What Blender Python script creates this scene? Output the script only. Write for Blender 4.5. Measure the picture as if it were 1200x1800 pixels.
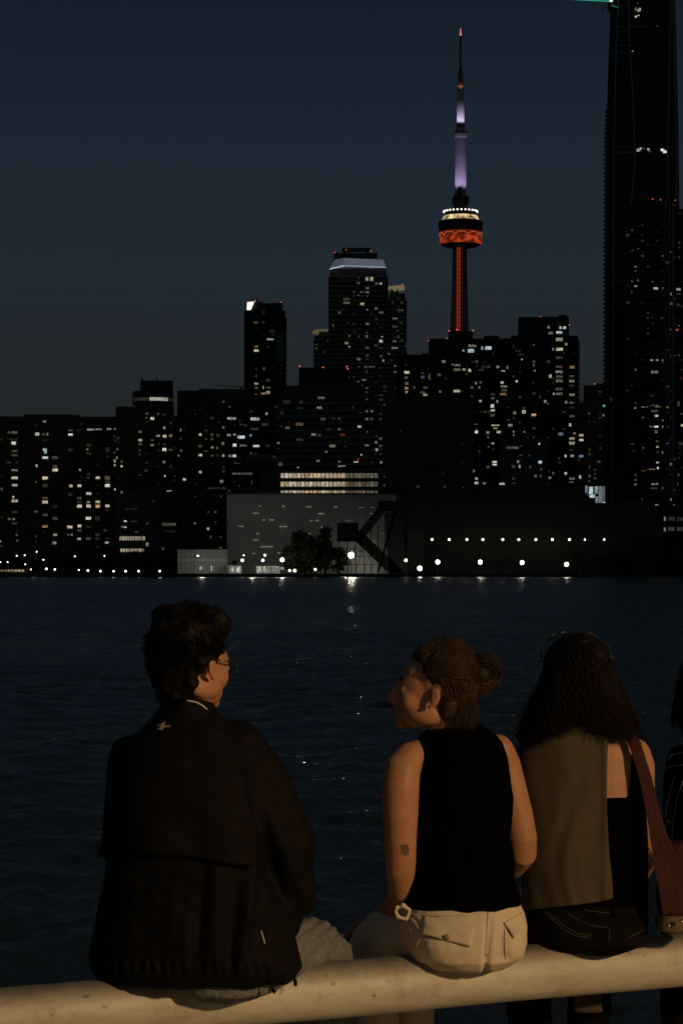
import bpy, bmesh, math, random
import numpy as np
from mathutils import Vector, Matrix
from mathutils.bvhtree import BVHTree

R = math.radians
for o in list(bpy.data.objects):
    bpy.data.objects.remove(o)
S = bpy.context.scene
COL = S.collection
rnd = random.Random(11)
RNG = np.random.default_rng(5)

# ------------------------------------------------------------------ camera
F = 4250.0            # focal length in photo pixels (photo 1200 x 1800)
HZ = 997.0            # photo row of the horizon
CAMZ = 3.5            # eye height over the water
cam = bpy.data.cameras.new('camera')
co = bpy.data.objects.new('camera', cam)
COL.objects.link(co)
cam.sensor_fit = 'VERTICAL'
cam.sensor_height = 36.0
cam.sensor_width = 24.0
cam.lens = F / 1800.0 * 36.0
cam.shift_y = (HZ - 900.0) / 1800.0
cam.clip_start = 0.1
cam.clip_end = 20000
co.location = (0, 0, CAMZ)
co.rotation_euler = (R(90), 0, 0)
S.camera = co

# ------------------------------------------------------------------ render / colour
S.render.engine = 'CYCLES'
S.view_settings.view_transform = 'Standard'
S.view_settings.look = 'None'
S.view_settings.exposure = 0
S.view_settings.gamma = 1
S.cycles.use_denoising = True
S.cycles.max_bounces = 5
S.cycles.diffuse_bounces = 2
S.cycles.glossy_bounces = 3
S.cycles.sample_clamp_indirect = 2.0
S.cycles.caustics_reflective = False
S.cycles.caustics_refractive = False

# ------------------------------------------------------------------ dusk sky
W = bpy.data.worlds.new('World')
S.world = W
W.use_nodes = True
nt = W.node_tree
nt.nodes.clear()
wo = nt.nodes.new('ShaderNodeOutputWorld')
bg = nt.nodes.new('ShaderNodeBackground')
tc = nt.nodes.new('ShaderNodeTexCoord')
sp = nt.nodes.new('ShaderNodeSeparateXYZ')
rp = nt.nodes.new('ShaderNodeValToRGB')
nt.links.new(tc.outputs['Generated'], sp.inputs[0])
nt.links.new(sp.outputs['Z'], rp.inputs[0])
nt.links.new(rp.outputs['Color'], bg.inputs['Color'])
nt.links.new(bg.outputs[0], wo.inputs['Surface'])
def lin(c):
    return tuple(((x / 255 + 0.055) / 1.055) ** 2.4 if x > 10 else x / 255 / 12.92 for x in c)
els = [(0.0, (38, 37, 35)), (0.045, (37, 38, 38)), (0.085, (36, 41, 44)), (0.12, (34, 43, 50)),
       (0.165, (30, 41, 51)), (0.235, (21, 31, 42)), (0.45, (41, 52, 59)), (1.0, (39, 49, 57))]
er = rp.color_ramp.elements
er[0].position = 0.0
er[1].position = 1.0
for i, (p, c) in enumerate(els):
    e = er[0] if i == 0 else (er[len(er) - 1] if i == len(els) - 1 else er.new(p))
    e.color = (*lin(c), 1)
bg.inputs['Strength'].default_value = 0.94

# ------------------------------------------------------------------ the lamp that lights the people
def point(name, loc, power, col, radius=0.3, spot=None, aim=None):
    l = bpy.data.lights.new(name, 'SPOT' if spot else 'POINT')
    l.energy = power
    l.color = col
    l.shadow_soft_size = radius
    o = bpy.data.objects.new(name, l)
    o.location = loc
    if spot:
        l.spot_size = R(spot)
        l.spot_blend = 0.6
        d = Vector(aim) - Vector(loc)
        o.rotation_euler = d.to_track_quat('-Z', 'Y').to_euler()
    COL.objects.link(o)
    return o
KEY = point('promenade_lamp_light', (9.8, -3.2, 7.0), 3650, (1.0, 0.64, 0.30), 0.30)

# ------------------------------------------------------------------ helpers
def Q(px, py, D):
    return Vector(((px - 600.0) / F * D, D, CAMZ - (py - HZ) / F * D))
def m_per(px, D):
    return px * D / F
def tag(o, label=None, cat=None, group=None, kind=None):
    if label: o['label'] = label
    if cat: o['category'] = cat
    if group: o['group'] = group
    if kind: o['kind'] = kind
    return o
def empty(name, loc, rz=0.0, label=None, cat=None, group=None):
    o = bpy.data.objects.new(name, None)
    o.empty_display_size = 0.3
    COL.objects.link(o)
    o.location = loc
    o.rotation_euler = (0, 0, rz)
    return tag(o, label, cat, group)
def link(name, me, mat, parent=None, loc=(0, 0, 0)):
    o = bpy.data.objects.new(name, me)
    if mat is not None and not me.materials:
        me.materials.append(mat)
    o.location = loc
    COL.objects.link(o)
    if parent is not None:
        o.parent = parent
    return o
def to_local(o, parent):
    """o's mesh was built in world space: move it under parent without moving it in the world."""
    M = Matrix.Translation(parent.location) @ Matrix.Rotation(parent.rotation_euler.z, 4, 'Z')
    o.data.transform(M.inverted())
    o.parent = parent
    return o
class MB:
    def __init__(s):
        s.v = []; s.f = []
    def add(s, vs, fs):
        n = len(s.v)
        s.v += [tuple(v) for v in vs]
        s.f += [tuple(i + n for i in f) for f in fs]
    def box(s, x0, x1, y0, y1, z0, z1):
        s.add([(x0,y0,z0),(x1,y0,z0),(x1,y1,z0),(x0,y1,z0),(x0,y0,z1),(x1,y0,z1),(x1,y1,z1),(x0,y1,z1)],
              [(0,3,2,1),(4,5,6,7),(0,1,5,4),(1,2,6,5),(2,3,7,6),(3,0,4,7)])
    def bar(s, a, b, w, h=None, up=(0, 0, 1)):
        a = Vector(a); b = Vector(b); h = h or w
        t = (b - a).normalized(); u = Vector(up)
        if abs(t.dot(u)) > 0.97: u = Vector((1, 0, 0))
        r = t.cross(u).normalized() * (w / 2); q = r.cross(t).normalized() * (h / 2)
        vs = [a - r - q, a + r - q, a + r + q, a - r + q, b - r - q, b + r - q, b + r + q, b - r + q]
        s.add(vs, [(0,1,2,3),(7,6,5,4),(0,4,5,1),(1,5,6,2),(2,6,7,3),(3,7,4,0)])
    def tube(s, pts, rs, n=8, cap=True):
        pts = [Vector(p) for p in pts]
        if not hasattr(rs, '__len__'): rs = [rs] * len(pts)
        rings = []
        ref = Vector((0, 0, 1))
        for i, p in enumerate(pts):
            t = (pts[min(i + 1, len(pts) - 1)] - pts[max(i - 1, 0)])
            t = t.normalized() if t.length > 1e-9 else Vector((0, 0, 1))
            if abs(t.dot(ref)) > 0.95: ref = Vector((1, 0, 0))
            a = t.cross(ref).normalized(); b = t.cross(a).normalized(); ref = b.cross(t) if False else ref
            rings.append([p + (a * math.cos(2 * math.pi * k / n) + b * math.sin(2 * math.pi * k / n)) * rs[i] for k in range(n)])
        n0 = len(s.v)
        for r in rings: s.v += [tuple(q) for q in r]
        for i in range(len(rings) - 1):
            for k in range(n):
                s.f.append((n0 + i * n + k, n0 + i * n + (k + 1) % n, n0 + (i + 1) * n + (k + 1) % n, n0 + (i + 1) * n + k))
        if cap:
            s.f.append(tuple(n0 + k for k in range(n))[::-1])
            s.f.append(tuple(n0 + (len(rings) - 1) * n + k for k in range(n)))
    def lathe(s, prof, n=32, c=(0, 0)):
        n0 = len(s.v)
        for r, z in prof:
            for k in range(n):
                a = 2 * math.pi * k / n
                s.v.append((c[0] + r * math.cos(a), c[1] + r * math.sin(a), z))
        for i in range(len(prof) - 1):
            for k in range(n):
                s.f.append((n0 + i * n + k, n0 + i * n + (k + 1) % n, n0 + (i + 1) * n + (k + 1) % n, n0 + (i + 1) * n + k))
        s.f.append(tuple(n0 + k for k in range(n))[::-1])
        s.f.append(tuple(n0 + (len(prof) - 1) * n + k for k in range(n)))
    def ball(s, c, r, n=10, m=6):
        c = Vector(c)
        if not hasattr(r, '__len__'): r = (r, r, r)
        vs = [(c.x, c.y, c.z - r[2])]; fs = []
        for i in range(1, m):
            t = math.pi * i / m
            for k in range(n):
                a = 2 * math.pi * k / n
                vs.append((c.x + r[0] * math.sin(t) * math.cos(a), c.y + r[1] * math.sin(t) * math.sin(a), c.z - r[2] * math.cos(t)))
        vs.append((c.x, c.y, c.z + r[2]))
        for k in range(n):
            fs.append((0, 1 + (k + 1) % n, 1 + k))
            fs.append((len(vs) - 1, len(vs) - 1 - n + k, len(vs) - 1 - n + (k + 1) % n))
        for i in range(m - 2):
            for k in range(n):
                a = 1 + i * n
                fs.append((a + k, a + (k + 1) % n, a + n + (k + 1) % n, a + n + k))
        s.add(vs, fs)
    def mesh(s, name, smooth=False):
        me = bpy.data.meshes.new(name)
        me.from_pydata(s.v, [], s.f)
        if smooth:
            me.polygons.foreach_set('use_smooth', [True] * len(me.polygons))
        me.update()
        return me
    def build(s, name, mat, parent=None, smooth=False, loc=(0, 0, 0)):
        return link(name, s.mesh(name, smooth), mat, parent, loc)

# ------------------------------------------------------------------ materials
def mat(name, col, rough=0.8, spec=0.3, noise=None, bump=None, metal=0.0, var=0.25, sheen=0.0):
    m = bpy.data.materials.new(name)
    m.use_nodes = True
    n = m.node_tree.nodes; l = m.node_tree.links
    b = n['Principled BSDF']
    b.inputs['Base Color'].default_value = (*col, 1)
    b.inputs['Roughness'].default_value = rough
    b.inputs['Specular IOR Level'].default_value = spec
    b.inputs['Metallic'].default_value = metal
    if sheen:
        b.inputs['Sheen Weight'].default_value = sheen
    t = n.new('ShaderNodeTexCoord')
    if noise:
        x = n.new('ShaderNodeTexNoise'); x.inputs['Scale'].default_value = noise
        x.inputs['Detail'].default_value = 6; x.inputs['Roughness'].default_value = 0.65
        l.new(t.outputs['Object'], x.inputs['Vector'])
        r = n.new('ShaderNodeValToRGB')
        r.color_ramp.elements[0].position = 0.3; r.color_ramp.elements[1].position = 0.7
        r.color_ramp.elements[0].color = (*[c * (1 - var) for c in col], 1)
        r.color_ramp.elements[1].color = (*[min(1, c * (1 + var)) for c in col], 1)
        l.new(x.outputs['Fac'], r.inputs[0]); l.new(r.outputs[0], b.inputs['Base Color'])
    if bump:
        sc, st = bump
        y = n.new('ShaderNodeTexNoise'); y.inputs['Scale'].default_value = sc; y.inputs['Detail'].default_value = 4
        l.new(t.outputs['Object'], y.inputs['Vector'])
        bp = n.new('ShaderNodeBump'); bp.inputs['Strength'].default_value = st; bp.inputs['Distance'].default_value = 0.01
        l.new(y.outputs['Fac'], bp.inputs['Height']); l.new(bp.outputs[0], b.inputs['Normal'])
    return m
def emit(name, col, strength, light=False):
    m = bpy.data.materials.new(name)
    m.use_nodes = True
    n = m.node_tree.nodes
    b = n['Principled BSDF']
    b.inputs['Base Color'].default_value = (0.02, 0.02, 0.02, 1)
    b.inputs['Emission Color'].default_value = (*col, 1)
    b.inputs['Emission Strength'].default_value = strength
    m.cycles.emission_sampling = 'AUTO' if light else 'NONE'
    return m
def lit_window_material():
    """room light behind glass: colour and level come from each window's own object colour"""
    m = bpy.data.materials.new('lit_window_glass')
    m.use_nodes = True
    n = m.node_tree.nodes; l = m.node_tree.links
    n.clear()
    out = n.new('ShaderNodeOutputMaterial'); e = n.new('ShaderNodeEmission')
    oi = n.new('ShaderNodeObjectInfo'); tc = n.new('ShaderNodeTexCoord')
    mp = n.new('ShaderNodeMapping'); no = n.new('ShaderNodeTexNoise')
    ad = n.new('ShaderNodeVectorMath'); ad.operation = 'ADD'
    mr = n.new('ShaderNodeMapRange'); mx = n.new('ShaderNodeMix'); mx.data_type = 'RGBA'; mx.blend_type = 'MULTIPLY'
    mul = n.new('ShaderNodeMath'); mul.operation = 'MULTIPLY'; mul.inputs[1].default_value = 57.0
    l.new(oi.outputs['Random'], mul.inputs[0])
    l.new(tc.outputs['Generated'], mp.inputs['Vector']); mp.inputs['Scale'].default_value = (5, 0.1, 2.0)
    l.new(mp.outputs[0], ad.inputs[0]); l.new(mul.outputs[0], ad.inputs[1])
    l.new(ad.outputs[0], no.inputs['Vector']); no.inputs['Scale'].default_value = 1.0; no.inputs['Detail'].default_value = 3
    mr.inputs['From Min'].default_value = 0.35; mr.inputs['From Max'].default_value = 0.65
    mr.inputs['To Min'].default_value = 0.25; mr.inputs['To Max'].default_value = 1.5
    l.new(no.outputs['Fac'], mr.inputs['Value'])
    l.new(oi.outputs['Color'], e.inputs['Color']); l.new(mr.outputs[0], e.inputs['Strength'])
    l.new(e.outputs[0], out.inputs['Surface'])
    m.cycles.emission_sampling = 'NONE'
    return m
M = dict(
    lit=lit_window_material(),
    black=mat('black_glass_facade', (0.03, 0.032, 0.035), 0.6, 0.25, 0.05),
    dark=mat('dark_concrete_facade', (0.10, 0.095, 0.08), 0.8, 0.2, 0.04),
    brown=mat('brown_brick_facade', (0.13, 0.095, 0.06), 0.9, 0.2, 0.03),
    grey=mat('grey_concrete_facade', (0.10, 0.10, 0.095), 0.8, 0.2, 0.05),
    slab=mat('balcony_concrete', (0.42, 0.41, 0.36), 0.8, 0.2, 0.3),
    pale=mat('pale_corrugated_cladding', (0.42, 0.42, 0.38), 0.7, 0.2, 0.06, var=0.12),
    shed=mat('dark_shed_cladding', (0.05, 0.045, 0.036), 0.85, 0.2, 0.08),
    steel=mat('dark_steel', (0.02, 0.02, 0.018), 0.6, 0.3, 2.0),
    leaf=mat('foliage', (0.03, 0.038, 0.018), 0.8, 0.2, 0.4, var=0.5),
    bark=mat('bark', (0.05, 0.04, 0.03), 0.9, 0.1, 3.0),
    quay=mat('quay_concrete', (0.38, 0.36, 0.32), 0.85, 0.2, 1.2, (20, 0.4)),
    land=mat('land_asphalt', (0.04, 0.04, 0.038), 0.9, 0.2, 0.05),
    tower=mat('tower_concrete', (0.16, 0.15, 0.13), 0.8, 0.2, 0.08, var=0.1),
)
white_lamp = emit('white_lamp_lens', (1.0, 0.94, 0.78), 14, True)
small_lamp = emit('small_lamp_lens', (1.0, 0.95, 0.85), 5, False)
warm_lamp = emit('warm_lamp_lens', (1.0, 0.85, 0.6), 4, False)
red_lamp = emit('red_beacon_lens', (1.0, 0.16, 0.05), 1.6, False)

# ------------------------------------------------------------------ setting: quay, water, far land
PE = Vector((math.cos(math.atan(0.494)), math.sin(math.atan(0.494)), 0))       # along the pipe
PN = Vector((-PE.y, PE.x, 0))                                                  # out over the water
P0 = Vector((0, 6.075, 2.441))                                                 # a point on the pipe axis
GZ = 1.90
mb = MB()
a = P0 + PN * 0.52
cs = [a - PE * 40, a + PE * 40, a + PE * 40 - PN * 60, a - PE * 40 - PN * 60]
top = [(c.x, c.y, GZ) for c in cs]; bot = [(c.x, c.y, -2.0) for c in cs]
mb.add(top + bot, [(0, 3, 2, 1), (4, 5, 6, 7), (0, 1, 5, 4), (1, 2, 6, 5), (2, 3, 7, 6), (3, 0, 4, 7)])
tag(mb.build('quay', M['quay']), kind='structure')

SHORE = 850.0
mb = MB()
mb.box(-2500, 2500, SHORE + 0.5, 9000, -3, 1.0)
tag(mb.build('land', M['land']), kind='structure')
mb = MB()
mb.box(-900, 900, SHORE - 1.2, SHORE + 0.5, -3, 1.25)
for k in range(-90, 91):
    mb.box(k * 10.0, k * 10.0 + 0.5, SHORE - 1.5, SHORE - 1.2, -3, 1.0)
tag(mb.build('seawall', mat('seawall_concrete', (0.06, 0.055, 0.05), 0.9, 0.1, 0.3)), kind='structure')

def water():
    NR = 2500
    rows = 6.0 * np.exp(np.arange(NR) * math.log(SHORE / 6.0) / (NR - 1))
    t = np.concatenate([np.linspace(-1.6, -0.2, 36)[:-1], np.linspace(-0.2, 0.2, 330), np.linspace(0.2, 1.6, 36)[1:]])
    NC = len(t)
    Y = np.repeat(rows[:, None], NC, 1)
    X = Y * t[None, :]
    dr = Y * (math.log(SHORE / 6.0) / (NR - 1))
    Z = np.zeros_like(X)
    rg = np.random.default_rng(3)
    N = 120
    for i in range(N):
        lam = 0.22 * (3.6 / 0.22) ** rg.random() ** .9
        th = rg.normal(R(-62), R(34))
        k = 2 * math.pi / lam
        sl = 0.036 * (1.0 if lam < 1.2 else 0.62)
        w = np.clip((lam / dr - 2.5) / 2.5, 0, 1)
        ph = k * (X * math.cos(th) + Y * math.sin(th)) + rg.random() * 6.28
        s_ = np.sin(ph)
        Z += w * (sl / k) * (s_ + 0.25 * np.cos(2 * ph))
    # gusts: patches of rougher and calmer water
    g = 0.8 + 0.35 * np.sin(X * 0.11 + Y * 0.05 + 1) * np.sin(Y * 0.07 - X * 0.03)
    Z *= np.clip(g, 0.4, 1.3)
    co_ = np.stack([X, Y, Z], -1).reshape(-1, 3).astype(np.float32)
    i = np.arange(NR - 1)[:, None] * NC + np.arange(NC - 1)[None, :]
    q = np.stack([i, i + 1, i + NC + 1, i + NC], -1).reshape(-1, 4)
    me = bpy.data.meshes.new('water')
    me.vertices.add(len(co_)); me.vertices.foreach_set('co', co_.ravel())
    me.loops.add(q.size); me.loops.foreach_set('vertex_index', q.ravel().astype(np.int32))
    me.polygons.add(len(q)); me.polygons.foreach_set('loop_start', (np.arange(len(q)) * 4).astype(np.int32))
    me.polygons.foreach_set('use_smooth', np.ones(len(q), bool))
    me.update(calc_edges=True)
    m = mat('lake_water', (0.020, 0.026, 0.026), 0.12, 0.5)
    n = m.node_tree.nodes; l = m.node_tree.links
    b = n['Principled BSDF']; b.inputs['IOR'].default_value = 1.333
    b.inputs['Specular IOR Level'].default_value = 0.5
    tc_ = n.new('ShaderNodeTexCoord'); mp = n.new('ShaderNodeMapping'); mp.inputs['Scale'].default_value = (1.0, 1.9, 1)
    mp.inputs['Rotation'].default_value = (0, 0, R(15))
    x1 = n.new('ShaderNodeTexNoise'); x1.inputs['Scale'].default_value = 3.2; x1.inputs['Detail'].default_value = 5
    x1.inputs['Roughness'].default_value = 0.6
    bp = n.new('ShaderNodeBump'); bp.inputs['Strength'].default_value = 1.0; bp.inputs['Distance'].default_value = 0.07
    l.new(tc_.outputs['Object'], mp.inputs[0]); l.new(mp.outputs[0], x1.inputs['Vector'])
    l.new(x1.outputs['Fac'], bp.inputs['Height']); l.new(bp.outputs[0], b.inputs['Normal'])
    sy = n.new('ShaderNodeSeparateXYZ'); ry = n.new('ShaderNodeMapRange')
    ry.inputs['From Min'].default_value = 20; ry.inputs['From Max'].default_value = 260
    ry.inputs['To Min'].default_value = 0.055; ry.inputs['To Max'].default_value = 0.26
    l.new(tc_.outputs['Object'], sy.inputs[0]); l.new(sy.outputs['Y'], ry.inputs['Value']); l.new(ry.outputs[0], b.inputs['Roughness'])
    tag(link('water', me, m), kind='structure')
water()

# ------------------------------------------------------------------ the city
UNIT = MB(); UNIT.box(-0.5, 0.5, -0.5, 0.5, -0.5, 0.5)
PANE = UNIT.mesh('window'); PANE.materials.append(M['lit'])
BM = MB(); BM.ball((0, 0, 0), 1, 8, 6)
BEACON = BM.mesh('beacon'); BEACON.materials.append(red_lamp)
BLD = []
CAMV = Vector((0, 0, CAMZ))
def unrot(root, v):
    return Matrix.Rotation(-root.rotation_euler.z, 3, 'Z') @ v
class Bld:
    """a building standing with its front at distance D, its front spanning photo columns x0..x1 and reaching up to row yt"""
    def __init__(s, name, label, x0, x1, yt, D, depth=30, m='dark', floor=3.3, bay=6.5, slab=0.0, yaw=0.0, yb=None,
                 cat='building', group=None, fill=None, curved=0.0, ribs=True):
        s.x0, s.x1, s.yt, s.D = x0, x1, yt, D
        s.yb = 1010 if yb is None else yb
        z0 = 1.0 if yb is None else Q(0, yb, D).z
        w = m_per(x1 - x0, D); s.w = w; s.depth = depth
        cx = (x0 + x1) / 2
        phi = math.atan((cx - 600) / F); s.yaw = yaw = -phi
        base = Q(cx, 997, D); base.z = z0
        s.C = base.copy(); s.n = Vector((math.sin(phi), math.cos(phi), 0))
        s.h = Q(cx, yt, D).z - z0
        base += s.n * (depth / 2)
        s.root = empty(name, base, yaw, label, cat, group)
        s.fy = -depth / 2
        h = s.h
        b = MB()
        b.box(-w / 2, w / 2, -depth / 2, depth / 2, 0, h)
        if ribs:
            nf = max(1, int(h / floor))
            for i in range(1, nf + 1):
                z = min(i * floor, h) - 0.5
                if slab == 0:
                    b.box(-w / 2 - .22, w / 2 + .22, -depth / 2 - .22, depth / 2 + .22, z, z + .9 if i < nf else h + 1.0)
            nb = max(1, round(w / bay))
            for i in range(nb + 1):
                x = -w / 2 + w * i / nb
                b.box(x - .35, x + .35, -depth / 2 - .34, depth / 2 + .34, 0.02, h - 0.02)
            nb = max(1, round(depth / bay))
            for i in range(1, nb):
                y = -depth / 2 + depth * i / nb
                b.box(-w / 2 - .34, w / 2 + .34, y - .35, y + .35, 0.02, h - 0.02)
        b.build('wall', M[m], s.root)
        if slab > 0:
            nf = int(h / floor)
            st = 1 if nf < 95 else 2
            for i in range(2, nf, st):
                z = i * floor
                q = MB()
                if curved:
                    n = 14
                    pts = []
                    for k in range(n + 1):
                        u = k / n * 2 - 1
                        pts.append((u * (w / 2 + slab * .3), -depth / 2 - slab - curved * (1 - u * u) * (1 + .12 * math.sin(i * .9))))
                    vs = [(x, y, z) for x, y in pts] + [(w / 2 + slab * .3, depth / 2, z), (-w / 2 - slab * .3, depth / 2, z)]
                    t = [(x, y, z + .38) for x, y, _ in vs]
                    m_ = len(vs)
                    q.add(vs + t, [tuple(range(m_))[::-1], tuple(range(m_, 2 * m_))] + [(k, (k + 1) % m_, (k + 1) % m_ + m_, k + m_) for k in range(m_)])
                else:
                    q.box(-w / 2 - slab, w / 2 + slab, -depth / 2 - slab * .8, depth / 2 + slab, z, z + .34)
                    q.box(-w / 2 - slab, w / 2 + slab, -depth / 2 - slab * .8, -depth / 2 - slab * .8 + .08, z + .9, z + 1.0)
                q.build('balcony', M['slab'] if m != 'black' else M['dark'], s.root)
        s.cnt = 0; s.out = (curved and 0.5) or 0.36
        s.used = []
        BLD.append(s)
        s.fillspec = fill
    def block(s, name, x0, x1, y0, y1, m='black', d0=2.0, d1=None):
        """a roof block between photo columns/rows, standing on the building"""
        b = MB()
        a = s.pp(x0, y1, d0); c = s.pp(x1, y0, d0)
        dd = (s.depth - 2 * d0) if d1 is None else d1
        b.box(a.x, c.x, a.y, a.y + dd, a.z - 1.0, c.z)
        return b.build(name, M[m] if isinstance(m, str) else m, s.root)
    def pp(s, px, py, dd=0.0):
        d = Vector(((px - 600) / F, 1, -(py - HZ) / F))
        t = (s.C.dot(s.n) + dd) / d.dot(s.n)
        return unrot(s.root, CAMV + d * t - s.root.location)
    def win(s, px, py, w, h, lev, tint='w'):
        D = s.D
        o = bpy.data.objects.new('window', PANE)
        COL.objects.link(o); o.parent = s.root
        o.location = s.pp(px, py, -s.out - .03)
        o.scale = (m_per(w, D) * .9, 0.06, m_per(h, D) * .9)
        t = TINT[tint]; k = lev ** 2.6 * .72
        o.color = (t[0] * k, t[1] * k, t[2] * k, 1)
        s.used.append((px, py, w, h)); s.cnt += 1
    def beacon(s, px, py, r=1.0):
        D = s.D
        o = bpy.data.objects.new('beacon', BEACON)
        COL.objects.link(o); o.parent = s.root
        o.location = s.pp(px, py, .6); k = m_per(r, D); o.scale = (k, k, k)
TINT = dict(w=(1, .86, .62), n=(1, .96, .84), o=(1, .62, .32), c=(.75, .92, 1), b=(.25, .5, 1), r=(1, .09, .03), g=(.1, .9, .6))

B = Bld
# left waterfront slabs
b1 = B('apartment_slab', 'dark brown apartment slab cut by the left edge of the view', -70, 44, 735, 1250, 28, 'brown', fill=([-60,-45,-20,3,18,28,32], 7.2, .16))
b2 = B('apartment_slab', 'dark apartment slab with raised rooftop blocks between the left edge slab and the one with a lit top row', 44, 139, 732, 1252, 34, 'brown', fill=([64,79,82,97], 7.2, .22))
b2.block('roof_block', 44, 98, 729, 733); b2.block('roof_block', 105, 138, 729, 733)
b3 = B('apartment_slab', 'dark apartment slab with a bluish lit row along its top storey', 139, 205, 736, 1248, 30, 'brown', fill=([124+19,156,172,189,202], 7.2, .2))
b4 = B('apartment_tower', 'brown tower carrying a round lit restaurant pod on its roof', 205, 305, 718, 1230, 30, 'brown', fill=([246,258,268,279,290,300,208,214], 7.2, .12))
b4.block('roof_block', 239, 304, 710, 720, 'dark'); b4.block('roof_block', 247, 304, 669, 692, 'black')
q = MB(); cc = Q(269, 690, 1245); cr = m_per(36, 1245)
pz = b4.root.location; cl = b4.pp(269, 690, 15.0)
q.lathe([(cr * .9, Q(0, 713, 1245).z - pz.z), (cr, Q(0, 711, 1245).z - pz.z), (cr, Q(0, 690, 1245).z - pz.z), (cr * .93, Q(0, 688, 1245).z - pz.z)], 28, (cl.x, 0))
q.build('roof_pod', M['black'], b4.root)
q = MB()
for ax in (250, 276):
    q = MB(); q.tube([b4.pp(ax, 672, 10), b4.pp(ax, 662, 10)], 0.35, 6); q.build('antenna', M['steel'], b4.root)
for i in range(22):
    px = 236 + i * 3.2
    if i < 3 or i > 7: pass
    lev = .75 if 9 <= i <= 18 else .22
    u = (px - 269) / 36
    if abs(u) > .97: continue
    o = bpy.data.objects.new('window', PANE); COL.objects.link(o); o.parent = b4.root
    o.location = (cl.x + u * cr, -math.sqrt(1 - u * u) * cr - .15, Q(0, 700, 1230).z - pz.z)
    o.rotation_euler.z = math.asin(u); o.scale = (.7, .06, 1.7)
    k = lev ** 2.2; o.color = (k, k * .94, k * .8, 1)
b5 = B('apartment_tower', 'broad brown block with a flat dark roof right of the tower with the round pod', 313, 430, 690, 1260, 34, 'brown', fill=([318,328,344,352,362,373,384,393,402,413,425], 7.2, .14))
b5.block('roof_block', 350, 429, 684, 692); b5.beacon(332, 688)
link5 = B('office_block', 'low dark link block between two brown waterfront towers', 303, 316, 735, 1262, 24, 'brown', fill=([306, 312], 7.2, .12))
b6 = B('condo_tower', 'slim black tower with a white lit triangular corner at its roof', 430, 497, 548, 1500, 26, 'black', slab=0, fill=([450,463,472,480,440], 8.0, .12))
# slanted roof
def prism(parent, name, pts, D0, D1, mt):
    p = parent.root.location if hasattr(parent, 'root') else parent.location
    b = MB(); n = len(pts)
    rt = parent.root if hasattr(parent, 'root') else parent
    vs = [unrot(rt, Q(x, y, D0) - p) for x, y in pts]
    k = D1 - D0
    vs += [v + Vector((0, k, 0)) for v in vs]
    b.add(vs, [tuple(range(n)), tuple(range(2 * n - 1, n - 1, -1))] + [(i, i + n, (i + 1) % n + n, (i + 1) % n) for i in range(n)])
    return b.build(name, mt, parent.root if hasattr(parent, 'root') else parent)
prism(b6, 'roof', [(431, 549), (449, 527), (452, 524), (455, 530), (466, 533), (496, 532), (497, 549)], 1502, 1520, M['black'])
prism(b6, 'lit_corner', [(433.5, 547), (434.5, 531), (447, 530), (441, 544)], 1500.2, 1501.2, emit('lit_corner_panel', (1, .98, .92), 1.1))
prism(b6, 'glass_bay', [(484, 634), (484, 590), (498, 585), (501, 634)], 1497.5, 1500, mat('green_glass', (.10, .17, .15), .3, .4, .8, var=.5))
b6.beacon(449, 529); b6.beacon(494, 531, .8)
b6b = B('condo_tower', 'narrow balconied flank tower right behind the slim black tower', 486, 500.5, 546, 1527, 22, 'black', slab=1.3, floor=2.9)
b10 = B('condo_tower', 'short balconied tower with a thin lit canopy left of the tallest condo tower', 553, 590, 590, 1700, 24, 'dark', slab=1.0, fill=([562,570,577,556], 6.5, .25))
prism(b10, 'canopy', [(549, 582), (556, 579), (584, 578.5), (584, 581)], 1696, 1718, emit('warm_lit_canopy', (.8, .7, .3), .12))
b10.block('roof_block', 560, 582, 581, 592, 'grey')
b9 = B('condo_tower', 'tallest black condo tower with a glowing bluish white crown', 581, 678, 472, 1480, 40, 'dark', slab=1.5, floor=2.95,
       fill=([595,603,613,622,630,637,645,653,661,669], 7.9, .16))
b9.block('crown', 583, 677, 455, 473, mat('crown_panel', (.5, .5, .5), .5), .5)
crown = [(579.5, 471.5), (585, 457), (604, 453), (674, 456), (677, 470)]
prism(b9, 'crown_light_panel', [(579.5, 471), (588, 457), (604, 453.5), (604, 466)], 1478.4, 1479.2, emit('crown_light_blue', (.42, .50, .66), .13))
prism(b9, 'crown_light_panel', [(604.2, 466), (604.2, 453.5), (674, 456.5), (677.5, 469)], 1478.2, 1479.0, emit('crown_light_white', (.48, .56, .72), .17))
prism(b9, 'crown_light_strip', [(579, 472), (604, 466), (604, 468), (579.5, 473.5)], 1477.2, 1478.0, emit('crown_strip', (.55, .66, .95), .75))
prism(b9, 'crown_light_strip', [(604.2, 466.3), (678, 469), (678, 470.6), (604.2, 467.8)], 1477.0, 1477.8, emit('crown_strip', (.5, .6, .85), .5))
for x_ in (650, 656): b9.win(x_, 468.5, 4, 3, 1.1, 'c')
b9.block('roof_block', 587, 663, 444.5, 456); b9.block('roof_rack', 601, 651, 435.5, 438, 'black', 4, 6); b9.block('roof_rack', 605, 610, 438, 446, 'black', 4, 6)
b9.block('roof_rack', 643, 649, 438, 446, 'black', 4, 6)
for x, y in ((588, 444), (608, 439), (651, 441)): b9.beacon(x, y, .8)
b9s = B('condo_tower', 'lower dark shoulder tower against the right side of the tallest condo tower', 655, 690, 655, 1470, 22, 'dark', slab=1.2, floor=2.95, fill=([661,669,676,683], 7.9, .3))
b11 = B('condo_tower', 'balconied tower with a slanted warm lit canopy right of the tallest condo tower', 684, 711, 516, 1720, 24, 'dark', slab=1.5, floor=3.0,
        fill=([689,694,700,706], 6.8, .4))
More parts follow.
